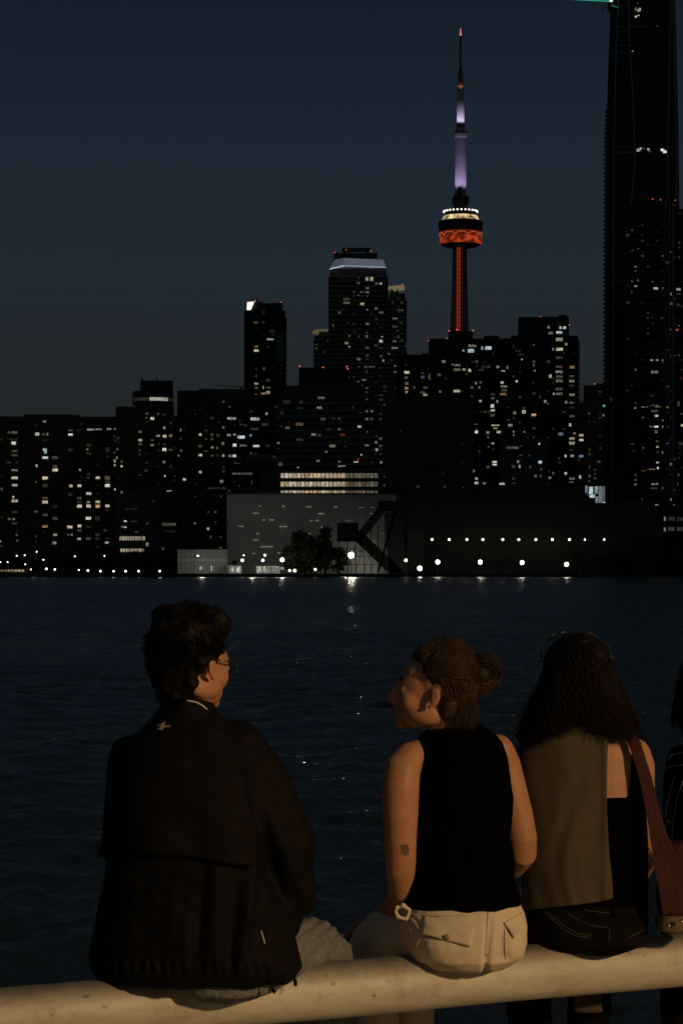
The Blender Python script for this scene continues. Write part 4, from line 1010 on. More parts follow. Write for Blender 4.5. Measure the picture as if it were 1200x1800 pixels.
# ------------------------------------------------------------------ people: surfaces grown from lofts
class Body:
    def __init__(s): s.mb = MB()
    def rings(s, rs, n=28, ex=2.0, cap=.5):
        """rs: (centre, half-axis A, half-axis B) -> closed loft with rounded ends"""
        rs = [(Vector(c), Vector(a), Vector(b)) for c, a, b in rs]
        def ext(r0, r1):
            out = []
            d = (r0[0] - r1[0]); d = d.normalized() if d.length > 1e-6 else Vector((0, 0, 1))
            rad = min(r0[1].length, r0[2].length) * cap
            for t in (35, 65, 85):
                out.append((r0[0] + d * rad * math.sin(R(t)), r0[1] * math.cos(R(t)), r0[2] * math.cos(R(t))))
            return out
        full = ext(rs[0], rs[1])[::-1] + rs + ext(rs[-1], rs[-2])
        n0 = len(s.mb.v)
        for c, a, b in full:
            for k in range(n):
                t = 2 * math.pi * k / n
                ct_, st = math.cos(t), math.sin(t)
                ct_ = math.copysign(abs(ct_) ** (2 / ex), ct_); st = math.copysign(abs(st) ** (2 / ex), st)
                s.mb.v.append(tuple(c + a * ct_ + b * st))
        for i in range(len(full) - 1):
            for k in range(n):
                s.mb.f.append((n0 + i * n + k, n0 + i * n + (k + 1) % n, n0 + (i + 1) * n + (k + 1) % n, n0 + (i + 1) * n + k))
        s.mb.f.append(tuple(n0 + k for k in range(n))[::-1])
        s.mb.f.append(tuple(n0 + (len(full) - 1) * n + k for k in range(n)))
        return s
    def sil(s, rows, dep=None, n=32, ex=2.3, cap=.25):
        """rows: (photo row, left col, right col, distance, half depth) -> horizontal rings"""
        out = []
        for y, xl, xr, D, hd in rows:
            c = Q((xl + xr) / 2, y, D); w = m_per((xr - xl) / 2, D)
            out.append((c, (w, 0, 0), (0, hd, 0)))
        return s.rings(out, n, ex, cap)
    def limb(s, pts, n=16, flat=1.0):
        """pts: (position, radius)"""
        P = [Vector(p) for p, r in pts]
        rs = []
        ref = Vector((0.2, 1, 0.1)).normalized()
        for i, (p, r) in enumerate(pts):
            t = (P[min(i + 1, len(P) - 1)] - P[max(i - 1, 0)]).normalized()
            rf = ref if abs(t.dot(ref)) < .93 else Vector((1, 0, .2))
            a = t.cross(rf).normalized(); b = a.cross(t).normalized()
            rs.append((P[i], a * r, b * r * flat))
        return s.rings(rs, n, 2.0, .9)
    def ell(s, c, r, Rm=None, n=20, m=14):
        b = MB(); b.ball((0, 0, 0), r, n, m)
        Rm = Rm or Matrix.Identity(3)
        c = Vector(c)
        s.mb.add([c + Rm @ Vector(v) for v in b.v], b.f)
        return s
def grow(body, name, mt, vox=.0055, smooth=5, fn=None, parent=None, sm_f=.5):
    me = body.mb.mesh(name)
    bm = bmesh.new(); bm.from_mesh(me); bmesh.ops.recalc_face_normals(bm, faces=bm.faces); bm.to_mesh(me); bm.free()
    o = bpy.data.objects.new(name, me); COL.objects.link(o)
    r = o.modifiers.new('r', 'REMESH'); r.mode = 'VOXEL'; r.voxel_size = vox; r.adaptivity = 0
    if smooth:
        k = o.modifiers.new('s', 'SMOOTH'); k.iterations = smooth; k.factor = sm_f
    dg = bpy.context.evaluated_depsgraph_get()
    nm = bpy.data.meshes.new_from_object(o.evaluated_get(dg))
    bpy.data.objects.remove(o); bpy.data.meshes.remove(me)
    if fn is not None:
        nv = len(nm.vertices)
        c = np.empty(nv * 3, np.float32); nm.vertices.foreach_get('co', c); c = c.reshape(-1, 3)
        nn = np.array([v.normal[:] for v in nm.vertices], np.float32)
        px = 600 + c[:, 0] / c[:, 1] * F; py = HZ - (c[:, 2] - CAMZ) / c[:, 1] * F
        c2 = fn(c, nn, px, py)
        nm.vertices.foreach_set('co', np.asarray(c2, np.float32).ravel())
    nm.polygons.foreach_set('use_smooth', [True] * len(nm.polygons))
    nm.update(); nm.name = name
    o = link(name, nm, mt)
    if parent is not None: to_local(o, parent)
    return o
def bvh_of(*objs):
    vs = []; fs = []
    for o in objs:
        k = len(vs); Mw = Matrix.Translation(o.parent.location) @ Matrix.Rotation(o.parent.rotation_euler.z, 4, 'Z') if o.parent else Matrix()
        vs += [Mw @ v.co for v in o.data.vertices]; fs += [[i + k for i in p.vertices] for p in o.data.polygons]
    return BVHTree.FromPolygons(vs, fs)
CAMP = Vector((0, 0, CAMZ))
def hit(bv, px, py):
    d = Q(px, py, 1.0) - CAMP; d.normalize()
    h = bv.ray_cast(CAMP, d)
    return h[0], h[1], d
def drape_quad(bv, name, mt, parent, c, nu=14, nv=8, off=.003, th=.002, wob=0.0):
    """cloth patch with photo corners c = tl, tr, br, bl laid on the surface under it"""
    P = []
    for j in range(nv + 1):
        for i in range(nu + 1):
            u = i / nu; v = j / nv
            x = (c[0][0] * (1 - u) + c[1][0] * u) * (1 - v) + (c[3][0] * (1 - u) + c[2][0] * u) * v
            y = (c[0][1] * (1 - u) + c[1][1] * u) * (1 - v) + (c[3][1] * (1 - u) + c[2][1] * u) * v
            h, nn, d = hit(bv, x, y)
            if h is None: h = P[-1] if P else Q(x, y, 6.1); nn = -d
            o_ = off * (1 + wob * v * (1 + .6 * math.sin(u * 9)))
            P.append((h if P and h is P[-1] else h - d * o_ * .6 + nn * o_ * .4))
    q = MB(); n1 = nu + 1
    back = [p_ + Vector((0, th, 0)) for p_ in P]
    k = len(P)
    fs = []
    for j in range(nv):
        for i in range(nu):
            a = j * n1 + i; fs.append((a, a + n1, a + n1 + 1, a + 1)); fs.append((k + a, k + a + 1, k + a + n1 + 1, k + a + n1))
    rim = [i for i in range(nu + 1)] + [j * n1 + nu for j in range(1, nv + 1)] + [nv * n1 + i for i in range(nu - 1, -1, -1)] + [j * n1 for j in range(nv - 1, 0, -1)]
    for a, b in zip(rim, rim[1:] + rim[:1]): fs.append((a, b, b + k, a + k))
    q.add(P + back, fs)
    o = q.build(name, mt, None, True)
    return to_local(o, parent)
def drape_line(bv, name, mt, parent, pts, w=.003, off=.001, sub=8, r=None):
    P = []
    for a, b in zip(pts, pts[1:]):
        for k in range(sub):
            t = k / sub
            x = a[0] + (b[0] - a[0]) * t; y = a[1] + (b[1] - a[1]) * t
            h, nn, d = hit(bv, x, y)
            if h is not None: P.append(h - d * off)
    if len(P) < 2: return None
    q = MB(); q.tube(P, w / 2, 6)
    o = q.build(name, mt, None, True)
    return to_local(o, parent)
def lump(c, sc, seed=0.0):
    """cheap smooth pseudo noise in -1..1"""
    x, y, z = c[:, 0] * sc + seed, c[:, 1] * sc - seed, c[:, 2] * sc + 2 * seed
    return (np.sin(1.7 * x + 1.3 * np.sin(1.1 * y + .7 * z)) + np.sin(2.3 * y + 1.1 * np.sin(1.9 * z + x)) + np.sin(1.9 * z + 1.7 * np.sin(1.3 * x - y))) / 3
def head_frame(org, yaw, pitch=0.0, roll=0.0, s=1.0):
    """yaw: 0 = facing away (+Y), positive = turned to the right of the picture"""
    Rm = (Matrix.Rotation(-yaw, 3, 'Z') @ Matrix.Rotation(pitch, 3, 'X') @ Matrix.Rotation(roll, 3, 'Y'))
    org = Vector(org)
    def T(x, y, z): return org + Rm @ (Vector((x, y, z)) * s)
    return T, Rm, s
def add_head(B_, T, Rm, s, fem=False):
    e = lambda c, r: B_.ell(T(*c), tuple(v * s for v in r), Rm)
    e((0, -.006, .045), (.074, .084, .084))
    e((0, .034, .020), (.062, .062, .080))
    e((0, .038, -.022), (.058, .056, .056))
    e((0, .048, -.052), (.044, .044, .036))
    e((0, .072, -.078), (.021, .020, .017))
    for k in (-1, 1):
        e((k * .038, .016, -.042), (.021, .048, .028))
        e((k * .034, .054, -.018), (.026, .030, .032))
        e((k * .026, .079, .022), (.021, .009, .011))
        e((k * .012, .098, -.034), (.009, .011, .006))
        e((k * .032, .078, .002), (.017, .012, .012))
        # ear
        ex = k * .076
        B_.limb([(T(ex * .97, .004, -.022), .007 * s), (T(ex * 1.01, -.007, -.015), .0055 * s), (T(ex * 1.04, -.014, .003), .0045 * s), (T(ex * 1.04, -.013, .015), .0045 * s),
                 (T(ex * 1.02, -.003, .022), .0048 * s), (T(ex * .97, .006, .015), .005 * s)], 8)
        e((ex * .99, -.003, .001), (.006, .010, .017))
    B_.limb([(T(0, .090, .018), .009 * s), (T(0, .101, -.004), .009 * s), (T(0, .112, -.026), .011 * s)], 10)
    e((0, .110, -.029), (.0105, .012, .009))
    e((0, .0885, -.048), (.020, .010, .0055))
    e((0, .087, -.057), (.017, .009, .0055))
def strands(name, mt, parent, roots, r0=.0011, sub=3):
    """roots: list of point lists; each becomes a thin tapered three-sided strand of one hair mesh"""
    V = []; Fc = []
    for P in roots:
        n = len(P); k0 = len(V)
        for i, p in enumerate(P):
            t = (P[min(i + 1, n - 1)] - P[max(i - 1, 0)])
            if t.length < 1e-7: t = Vector((0, 0, -1))
            t.normalize(); a = t.cross(Vector((.3, .9, .2))).normalized(); b = t.cross(a)
            rr_ = r0 * (1 - .8 * (i / (n - 1)) ** 2)
            for k in range(sub):
                an = 6.283 * k / sub
                V.append(tuple(p + a * (math.cos(an) * rr_) + b * (math.sin(an) * rr_)))
        for i in range(n - 1):
            for k in range(sub):
                a_ = k0 + i * sub + k; b_ = k0 + i * sub + (k + 1) % sub
                Fc.append((a_, b_, b_ + sub, a_ + sub))
    return V, Fc
def hair_object(base, V, Fc, name, mt, parent):
    vs = [tuple(v.co) for v in base.data.vertices] if base else []
    if base:
        Mw = Matrix.Translation(base.parent.location) if base.parent else Matrix()
        vs = [tuple(Mw @ v.co) for v in base.data.vertices]
    fs = [tuple(p.vertices) for p in base.data.polygons] if base else []
    k = len(vs)
    me = bpy.data.meshes.new(name); me.from_pydata(vs + V, [], fs + [tuple(i + k for i in f) for f in Fc])
    me.polygons.foreach_set('use_smooth', [True] * len(me.polygons)); me.update()
    if base: bpy.data.objects.remove(base)
    o = link(name, me, mt)
    return to_local(o, parent)
def hand(B_, wrist, d, up, side, s=1.0, curl=.5):
    """wrist point, direction of the fingers, back-of-hand direction, thumb side (+1/-1)"""
    d = Vector(d).normalized(); up = Vector(up).normalized(); r = d.cross(up).normalized() * side; up = r.cross(d).normalized() * side
    if up.dot(Vector((0, 0, 1))) < 0: up = -up
    w = Vector(wrist)
    B_.rings([(w, r * .024 * s, up * .018 * s), (w + d * .03 * s, r * .033 * s, up * .017 * s), (w + d * .065 * s, r * .040 * s, up * .014 * s), (w + d * .09 * s, r * .039 * s, up * .012 * s)], 16, 2.4, .6)
    for i, (off, L) in enumerate(((-.029, .062), (-.010, .075), (.010, .080), (.029, .070))):
        b0 = w + d * .085 * s - r * off * s
        p1 = b0 + (d * math.cos(.15) - up * math.sin(.15 + curl * .2)) * L * .45 * s
        p2 = p1 + (d * math.cos(curl) - up * math.sin(curl)) * L * .32 * s
        p3 = p2 + (d * math.cos(curl * 1.7) - up * math.sin(curl * 1.7)) * L * .25 * s
        B_.limb([(b0, .0092 * s), (p1, .0085 * s), (p2, .0078 * s), (p3, .0066 * s)], 10)
    t0 = w + d * .025 * s + r * .022 * s
    t1 = t0 + (d * .6 + r * .75 - up * .2).normalized() * .035 * s
    t2 = t1 + (d * .85 + r * .4 - up * .3).normalized() * .028 * s
    B_.limb([(t0, .013 * s), (t1, .0105 * s), (t2, .0085 * s)], 10)
def q3(l_): return [(Q(x, y, D), m_per(r, D)) for x, y, D, r in l_]

SK1 = skin_mat('skin_warm', (0.44, 0.215, 0.115))
SK2 = skin_mat('skin_tan', (0.46, 0.23, 0.13))
HAIR_B = mat('black_brown_hair', (0.0055, 0.0042, 0.003), .6, .12)
HAIR_L = mat('light_brown_hair', (0.042, 0.024, 0.012), .6, .2, 14.0, var=.6)
HAIR_C = mat('dark_curly_hair', (0.0085, 0.0052, 0.0034), .6, .15)
JACK = mat('black_windbreaker_cloth', (0.0056, 0.0051, 0.0042), .7, .08, 5.0, (9, .25))
TANK = mat('black_ribbed_cloth', (0.0018, 0.0016, 0.0013), 1.0, .02, 60.0)
DENIM = mat('faded_blue_denim', (0.17, 0.18, 0.17), .85, .12, 90.0, (55, .6), var=.3)
WHITE = mat('white_linen', (0.68, 0.57, 0.42), .85, .12, 30.0, (150, .12), var=.05)
BDEN = mat('black_denim', (0.006, 0.0055, 0.0045), .85, .06, 60.0, (70, .4))
OLIVE = mat('taupe_jersey', (0.088, 0.070, 0.049), .9, .1, 6.0, (300, .25), var=.12)
TRIM = mat('cream_trim', (0.55, 0.50, 0.38), .7, .2)
MAROON = mat('maroon_leather', (0.050, 0.010, 0.007), .38, .45, 12.0, (90, .15))
METAL = mat('nickel', (0.6, 0.58, 0.52), .22, .5, metal=1.0)
BLACKP = mat('black_plastic', (0.01, 0.01, 0.01), .2, .5)

# ================================================================== man in the windbreaker
m1 = empty('person', Q(385, 1742, 5.87), 0, 'person in a black windbreaker and glasses seated at the left end looking right', 'person')
b = Body()
TH, RM, s_ = head_frame(Q(333, 1174, 5.83), R(42), R(-2), 0, 1.06)
add_head(b, TH, RM, s_)
b.limb([(Q(338, 1190, 5.85), .052), (Q(334, 1235, 5.85), .050), (Q(328, 1268, 5.86), .058)], 18)
b.sil([(1262, 280, 385, 5.86, .06), (1290, 240, 420, 5.86, .08), (1330, 215, 450, 5.87, .09), (1400, 215, 450, 5.87, .10), (1500, 225, 450, 5.87, .10), (1600, 235, 470, 5.87, .10), (1690, 250, 500, 5.87, .115), (1735, 290, 480, 5.87, .10)])
b.limb(q3([(425, 1310, 5.88, 30), (460, 1400, 5.90, 30), (495, 1500, 5.95, 28), (502, 1575, 6.02, 24), (470, 1590, 6.2, 19)]))
b.limb(q3([(228, 1325, 5.86, 30), (222, 1420, 5.88, 28), (225, 1500, 5.96, 26), (245, 1560, 6.12, 22), (290, 1590, 6.3, 18)]))
hand(b, Q(468, 1592, 6.24), (-.5, .7, -.1), (0, 0, 1), 1); hand(b, Q(296, 1594, 6.34), (.5, .7, -.1), (0, 0, 1), -1)
b.limb(q3([(450, 1690, 5.92, 62), (520, 1668, 6.12, 50), (566, 1668, 6.26, 42)]))
b.limb([(Q(566, 1675, 6.28), .056), (Vector((Q(566, 0, 6.3).x + .02, 6.36, 2.25)), .05), (Vector((Q(566, 0, 6.3).x + .03, 6.40, 2.02)), .04), (Vector((Q(566, 0, 6.3).x + .05, 6.50, 1.96)), .035)])
b.limb(q3([(340, 1690, 5.90, 60), (330, 1668, 6.15, 50), (325, 1668, 6.34, 44)]))
b.limb([(Q(325, 1675, 6.36), .056), (Vector((Q(325, 0, 6.36).x, 6.44, 2.25)), .05), (Vector((Q(325, 0, 6.36).x, 6.48, 2.02)), .04)])
body1 = grow(b, 'body', SK1, .0045, 4, None, m1)
# jeans
b = Body()
b.sil([(1640, 262, 498, 5.90, .11), (1680, 262, 508, 5.885, .13), (1715, 268, 508, 5.875, .14), (1738, 300, 490, 5.87, .13), (1752, 345, 450, 5.87, .09)], ex=2.2, cap=.1)
b.limb(q3([(450, 1688, 5.93, 62), (515, 1672, 6.08, 60), (552, 1672, 6.18, 58), (568, 1678, 6.24, 50)]), 22)
b.limb([(Q(572, 1680, 6.24), .072), (Vector((Q(570, 0, 6.3).x + .02, 6.34, 2.28)), .07), (Vector((Q(570, 0, 6.3).x + .03, 6.38, 2.05)), .06)], 20)
b.limb(q3([(340, 1690, 5.92, 62), (330, 1672, 6.15, 56), (325, 1674, 6.34, 52)]), 22)
b.limb([(Q(325, 1680, 6.34), .07), (Vector((Q(325, 0, 6.36).x, 6.44, 2.28)), .068), (Vector((Q(325, 0, 6.36).x, 6.48, 2.05)), .06)], 20)
def f(c, nn, px, py):
    d = .0028 * np.sin((px * .9 + py * .8) * .22 + 2 * np.sin(py * .05)) * np.clip((px - 500) / 60, 0, 1)
    d += .0018 * lump(c, 55, 1.0)
    return c + nn * d[:, None]
jeans1 = grow(b, 'jeans', DENIM, .005, 5, f, m1)
for x in (566,): pass
for X0, Y0 in ((Q(566, 0, 6.3).x + .04, 6.46), (Q(325, 0, 6.36).x, 6.54)):
    b = Body(); b.rings([((X0, Y0 - .07, 1.955), (.042, 0, 0), (0, 0, .045)), ((X0, Y0, 1.955), (.046, 0, 0), (0, 0, .048)), ((X0, Y0 + .13, 1.94), (.048, 0, 0), (0, 0, .034)), ((X0, Y0 + .19, 1.935), (.036, 0, 0), (0, 0, .026))], 18, 2.6, .5)
    grow(b, 'shoe', BLACKP, .006, 2, None, m1)
# jacket: lower body of the garment
b = Body()
b.sil([(1246, 288, 378, 5.85, .066), (1268, 262, 404, 5.85, .092), (1290, 236, 428, 5.855, .105), (1320, 208, 452, 5.86, .125), (1360, 196, 468, 5.86, .14), (1420, 190, 478, 5.86, .15), (1500, 190, 488, 5.86, .155),
       (1560, 182, 496, 5.86, .16), (1620, 170, 510, 5.86, .165), (1670, 158, 522, 5.86, .165), (1700, 160, 528, 5.86, .16), (1719, 174, 522, 5.86, .15)], ex=2.35, cap=.03)
b.limb(q3([(415, 1306, 5.86, 42), (446, 1350, 5.86, 50), (468, 1420, 5.87, 57), (490, 1490, 5.88, 62), (497, 1550, 5.89, 60), (500, 1596, 5.90, 50), (508, 1616, 5.93, 30)]), 22)
b.limb(q3([(228, 1322, 5.86, 34), (221, 1370, 5.86, 36), (219, 1440, 5.88, 37), (218, 1500, 5.93, 36), (235, 1560, 6.08, 34), (285, 1592, 6.24, 28)]), 20)
def f(c, nn, px, py):
    low = np.clip((py - 1500) / 60, 0, 1) * np.clip((1722 - py) / 30, 0, 1)
    body = np.clip((490 - px) / 40, 0, 1)
    u = px + (py - 1600) * .10 * (px - 340) / 200
    d = low * body * (.0045 + .0035 * np.sin(px * .017 + 1)) * (np.sin(u * .088 + 1.1 * np.sin(u * .031 + py * .004)) + .35 * np.sin(u * .19 + 2 * np.sin(py * .012)))
    arm = np.clip((px - 440) / 30, 0, 1) * np.clip((py - 1330) / 60, 0, 1)
    d += arm * .005 * np.sin((py * .7 - px * .9) * .075 + 1.2 * np.sin(px * .03))
    d += .004 * lump(c, 20, 2.0) + .0016 * lump(c, 60, 5.0)
    # crease that parts the sleeve from the back
    xs = 432 + (py - 1340) * .265
    d -= .020 * np.exp(-((px - xs) / 9) ** 2) * np.clip((py - 1350) / 60, 0, 1) * np.clip((1600 - py) / 60, 0, 1)
    gather = np.exp(-((py - 1700) / 9) ** 2)
    d += gather * .004 * np.sin(px * .35)
    return c + nn * d[:, None]
jack = grow(b, 'jacket', JACK, .005, 5, f, m1)
# yoke flap of the jacket, hanging over the back to a free hem
def shell(name, mt, parent, rows, D0, hd, grow_=0.0, nu=60, nv=40, th=.004, fold=None, span=(-1.18, 1.18), ex=2.35):
    """open cloth shell round the back: rows (photo row(s) left/right, left col, right col)"""
    P = []
    for j in range(nv + 1):
        v = j / nv * (len(rows) - 1); i0 = min(int(v), len(rows) - 2); t = v - i0
        r = [rows[i0][k] * (1 - t) + rows[i0 + 1][k] * t for k in range(len(rows[0]))]
        yl, yr, xl, xr, dh = r
        cx, hw = (xl + xr) / 2, (xr - xl) / 2 + grow_
        for i in range(nu + 1):
            a = span[0] + (span[1] - span[0]) * i / nu
            sx, cy = math.sin(a), math.cos(a)
            sx = math.copysign(abs(sx) ** (2 / ex), sx); cy = math.copysign(abs(cy) ** (2 / ex), cy)
            px = cx + hw * sx
            py = yl + (yr - yl) * (sx + 1) / 2
            off = fold(px, py, j / nv, sx) if fold else 0
            D = D0 - (hd * dh + off) * cy
            p_ = Q(px, py, D0); p_ = Vector((p_.x + off * sx, D, p_.z))
            P.append(p_)
    q = MB(); n1 = nu + 1; k = len(P)
    cen = Vector((Q((rows[0][2] + rows[0][3]) / 2, 0, D0).x, D0, 0))
    back = []
    for p_ in P:
        d = Vector((p_.x - cen.x, p_.y - cen.y, 0)).normalized(); back.append(p_ - d * th)
    fs = []
    for j in range(nv):
        for i in range(nu):
            a = j * n1 + i; fs.append((a, a + n1, a + n1 + 1, a + 1)); fs.append((k + a, k + a + 1, k + a + n1 + 1, k + a + n1))
    rim = [i for i in range(nu + 1)] + [j * n1 + nu for j in range(1, nv + 1)] + [nv * n1 + i for i in range(nu - 1, -1, -1)] + [j * n1 for j in range(nv - 1, 0, -1)]
    for a, b_ in zip(rim, rim[1:] + rim[:1]): fs.append((a, b_, b_ + k, a + k))
    q.add(P + back, fs)
    o = q.build(name, mt, None, True)
    return to_local(o, parent)
bvj = bvh_of(jack)
def back_flap():
    """the yoke: laid over jacket and sleeve tops, standing off more and more towards its hem"""
    top = [(236, 1300), (262, 1276), (300, 1262), (350, 1262), (392, 1282), (430, 1312)]
    bot = [(176, 1508), (215, 1497), (290, 1500), (345, 1506), (400, 1518), (447, 1526)]
    left = [(236, 1300), (205, 1330), (190, 1380), (186, 1440), (172, 1508)]
    P = []; nu, nv = 44, 34
    def pl(L, t):
        t *= len(L) - 1; i = min(int(t), len(L) - 2); t -= i
        return (L[i][0] * (1 - t) + L[i + 1][0] * t, L[i][1] * (1 - t) + L[i + 1][1] * t)
    for j in range(nv + 1):
        v = j / nv
        L_ = pl(left, v)
        for i in range(nu + 1):
            u = i / nu
            a = pl(top, u); c_ = pl(bot, u)
            x = a[0] * (1 - v) + c_[0] * v; y = a[1] * (1 - v) + c_[1] * v
            wl = (1 - u) ** 3; x = x * (1 - wl) + L_[0] * wl; y = y * (1 - wl) + L_[1] * wl
            h, nn, d = hit(bvj, max(x, 200), y)
            if h is None: D = 5.8
            else: D = h.y
            D += max(0, (200 - x)) * .0022
            off = .004 + .016 * v ** 2 + .003 * math.sin(x * .045 + 2) * v
            P.append(Q(x, y, D - off))
    q = MB(); n1 = nu + 1; k = len(P)
    back = [p_ + Vector((0, .004, 0)) for p_ in P]; fs = []
    for j in range(nv):
        for i in range(nu):
            a = j * n1 + i; fs.append((a, a + n1, a + n1 + 1, a + 1)); fs.append((k + a, k + a + 1, k + a + n1 + 1, k + a + n1))
    rim = [i for i in range(nu + 1)] + [j * n1 + nu for j in range(1, nv + 1)] + [nv * n1 + i for i in range(nu - 1, -1, -1)] + [j * n1 for j in range(nv - 1, 0, -1)]
    for a, b_ in zip(rim, rim[1:] + rim[:1]): fs.append((a, b_, b_ + k, a + k))
    q.add(P + back, fs)
    return to_local(q.build('storm_flap', JACK, None, True), m1)
flap = back_flap()
bvf = bvh_of(jack, flap)
# logo: small bird-like mark
q = MB()
def flat(pts, bv, off, th=.0015):
    P = []
    for x, y in pts:
        h, nn, d = hit(bv, x, y); P.append((h if h else Q(x, y, 5.75)) - d * off)
    n_ = len(P); q_ = MB(); q_.add(P + [p_ + Vector((0, th, 0)) for p_ in P], [tuple(range(n_)), tuple(range(2 * n_ - 1, n_ - 1, -1))] + [(i, i + n_, (i + 1) % n_ + n_, (i + 1) % n_) for i in range(n_)])
    return q_
LG = mat('beige_embroidery', (.30, .25, .16), .8, .1)
a_ = flat([(275, 1274), (284, 1272), (291, 1268), (289, 1275), (299, 1275), (300, 1277), (288, 1279), (286, 1284), (276, 1281), (282, 1278)], bvf, .004)
to_local(a_.build('embroidered_mark', LG, None), m1)
# collar
b = Body()
cc = Q(328, 1256, 5.845)
b.rings([((cc.x - .003, cc.y, cc.z - .025), (.098, 0, 0), (0, .092, 0)), ((cc.x + .003, cc.y, Q(0, 1246, 5.84).z), (.070, 0, .0), (0, .072, -.004)), ((cc.x + .007, cc.y, Q(0, 1230, 5.84).z), (.060, 0, -.010), (0, .064, -.010))], 32, 2.0, .05)
col1 = grow(b, 'collar', JACK, .004, 2, None, m1)
bvc = bvh_of(col1, jack, flap)
drape_line(bvc, 'collar_trim', TRIM, m1, [(299, 1233), (312, 1231), (328, 1231), (344, 1234), (356, 1240), (366, 1249)], .0042, .002, 5)
drape_line(bvj, 'pocket_zip', TRIM, m1, [(459, 1636), (463, 1650), (466, 1661)], .0038, .001, 5)
q = MB(); q.tube([Q(470, 1722, 5.74), Q(478, 1735, 5.735), Q(484, 1744, 5.735)], .0022, 6); q.tube([Q(478, 1738, 5.735), Q(484, 1745, 5.735)], .0045, 8)
to_local(q.build('drawcord', JACK, None, True), m1)
q = MB(); q.tube([Q(512, 1706, 5.74), Q(518, 1715, 5.735), Q(519, 1732, 5.735)], .0022, 6); q.tube([Q(518.5, 1722, 5.733), Q(519.5, 1733, 5.733)], .0045, 8)
to_local(q.build('drawcord', JACK, None, True), m1)
# jeans stitching along the seat
bvn = bvh_of(jeans1)
drape_line(bvn, 'pocket_seam', mat('faded_seam', (.30, .30, .26), .9, .1), m1, [(312, 1730), (345, 1738), (380, 1741), (410, 1736), (428, 1729)], .003, .0005, 6)
# hair
def ellip_dir(u, v):
    return Vector((math.cos(v) * math.sin(u), math.cos(v) * math.cos(u), math.sin(v)))
b = Body()
for c_, r_ in (((0, -.016, .056), (.083, .090, .084)), ((-.008, -.048, .010), (.067, .048, .078)), ((0, -.046, -.030), (.056, .036, .055)), ((.02, .030, .104), (.060, .058, .038)), ((.032, -.022, .050), (.052, .066, .070)),
               ((-.040, .0, .055), (.044, .066, .072)), ((.0, .072, .098), (.050, .030, .030)), ((.046, -.046, .0), (.022, .024, .050)), ((-.015, -.03, .112), (.055, .055, .033)), ((-.030, -.042, .065), (.046, .044, .055))):
    b.ell(TH(*c_), tuple(v * s_ for v in r_), RM)
def f(c, nn, px, py): return c + nn * (.007 * lump(c, 48, 3) + .0045 * lump(c, 110, 7))[:, None]
hb = grow(b, 'hair', HAIR_B, .006, 2, f, m1)
rr_ = random.Random(3); ST = []
for i in range(4200):
    u = rr_.uniform(-math.pi, math.pi); v = math.asin(rr_.uniform(-.55, 1))
    if abs(u) < .9 and v < .45: continue
    if v < -.1 and abs(u) < 1.75: continue
    d = ellip_dir(u, v)
    p0 = Vector((d.x * .079, d.y * .088 - .014, d.z * .087 + .050))
    flow = Vector((d.x * .25 + .25 + math.sin(7 * d.z + 3 * d.x) * .3, .35 * (1 if v > .5 else -.15), -.75 if v < .6 else -.05)) + Vector([rr_.gauss(0, .35) for _ in range(3)])
    flow.normalize(); L = rr_.uniform(.012, .024) * (1.0 if v > 0 else .8); P = []; ph = rr_.uniform(0, 6.3)
    dirv = (d * .45 + flow * .8).normalized(); p_ = p0.copy()
    for k in range(6):
        P.append(TH(*p_)); dirv = (dirv * .7 + flow * .45 + Vector((math.sin(ph + k), math.cos(ph + k), 0)) * .14).normalized(); p_ = p_ + dirv * L / 4
    ST.append(P)
V_, F_ = strands('hair', HAIR_B, m1, ST, .0016)
hair1 = hair_object(hb, V_, F_, 'hair', HAIR_B, m1)
# glasses
q = MB()
for k in (-1, 1):
    lp = [TH(k * .034 + .026 * math.cos(a), (.099 - abs(.2 * (k * .034 + .026 * math.cos(a))) * .4), .006 + .021 * math.sin(a)) for a in [i * math.pi / 9 for i in range(19)]]
    q.tube(lp, .0016, 6)
    q.tube([TH(k * .060, .092, .014), TH(k * .076, .086, .016), TH(k * .082, .05, .016), TH(k * .081, .004, .020)], .0022, 6)
q.tube([TH(-.009, .100, .012), TH(0, .106, .015), TH(.009, .100, .012)], .0016, 6)
to_local(q.build('glasses', mat('dark_wire', (.12, .11, .10), .18, .8, metal=.8), None, True), m1)

# ================================================================== woman in the black tank top
w1 = empty('person', Q(800, 1700, 6.2), 0, 'person in a black sleeveless top and white trousers looking left with hair in a bun', 'person')
b = Body()
TW, RW, sw = head_frame(Q(767, 1225, 6.17), R(-81), R(12), R(0), 1.05)
add_head(b, TW, RW, sw, True)
b.limb([(Q(779, 1248, 6.18), .040), (Q(792, 1266, 6.18), .043), (Q(802, 1287, 6.19), .058)], 18)
b.limb([(Q(752, 1245, 6.17), .040), (Q(785, 1270, 6.18), .045)], 14)
b.sil([(1283, 756, 848, 6.20, .055), (1300, 738, 868, 6.20, .07), (1330, 742, 880, 6.20, .085), (1400, 735, 886, 6.20, .09), (1480, 732, 885, 6.20, .085), (1560, 730, 890, 6.20, .09), (1620, 722, 905, 6.20, .105), (1680, 735, 900, 6.20, .11)])
b.limb(q3([(748, 1316, 6.18, 20), (722, 1330, 6.16, 28), (706, 1352, 6.14, 34), (703, 1382, 6.13, 34), (703, 1430, 6.13, 32), (703, 1480, 6.135, 29), (704, 1530, 6.15, 27), (707, 1562, 6.18, 26), (700, 1585, 6.25, 23), (684, 1600, 6.36, 17), (674, 1606, 6.43, 14)]), 20)
b.limb(q3([(872, 1318, 6.26, 30), (884, 1345, 6.28, 31), (896, 1390, 6.28, 30), (908, 1435, 6.28, 29), (916, 1475, 6.28, 28), (917, 1500, 6.29, 26), (902, 1520, 6.36, 23), (862, 1545, 6.48, 18), (800, 1580, 6.56, 14)]), 20)
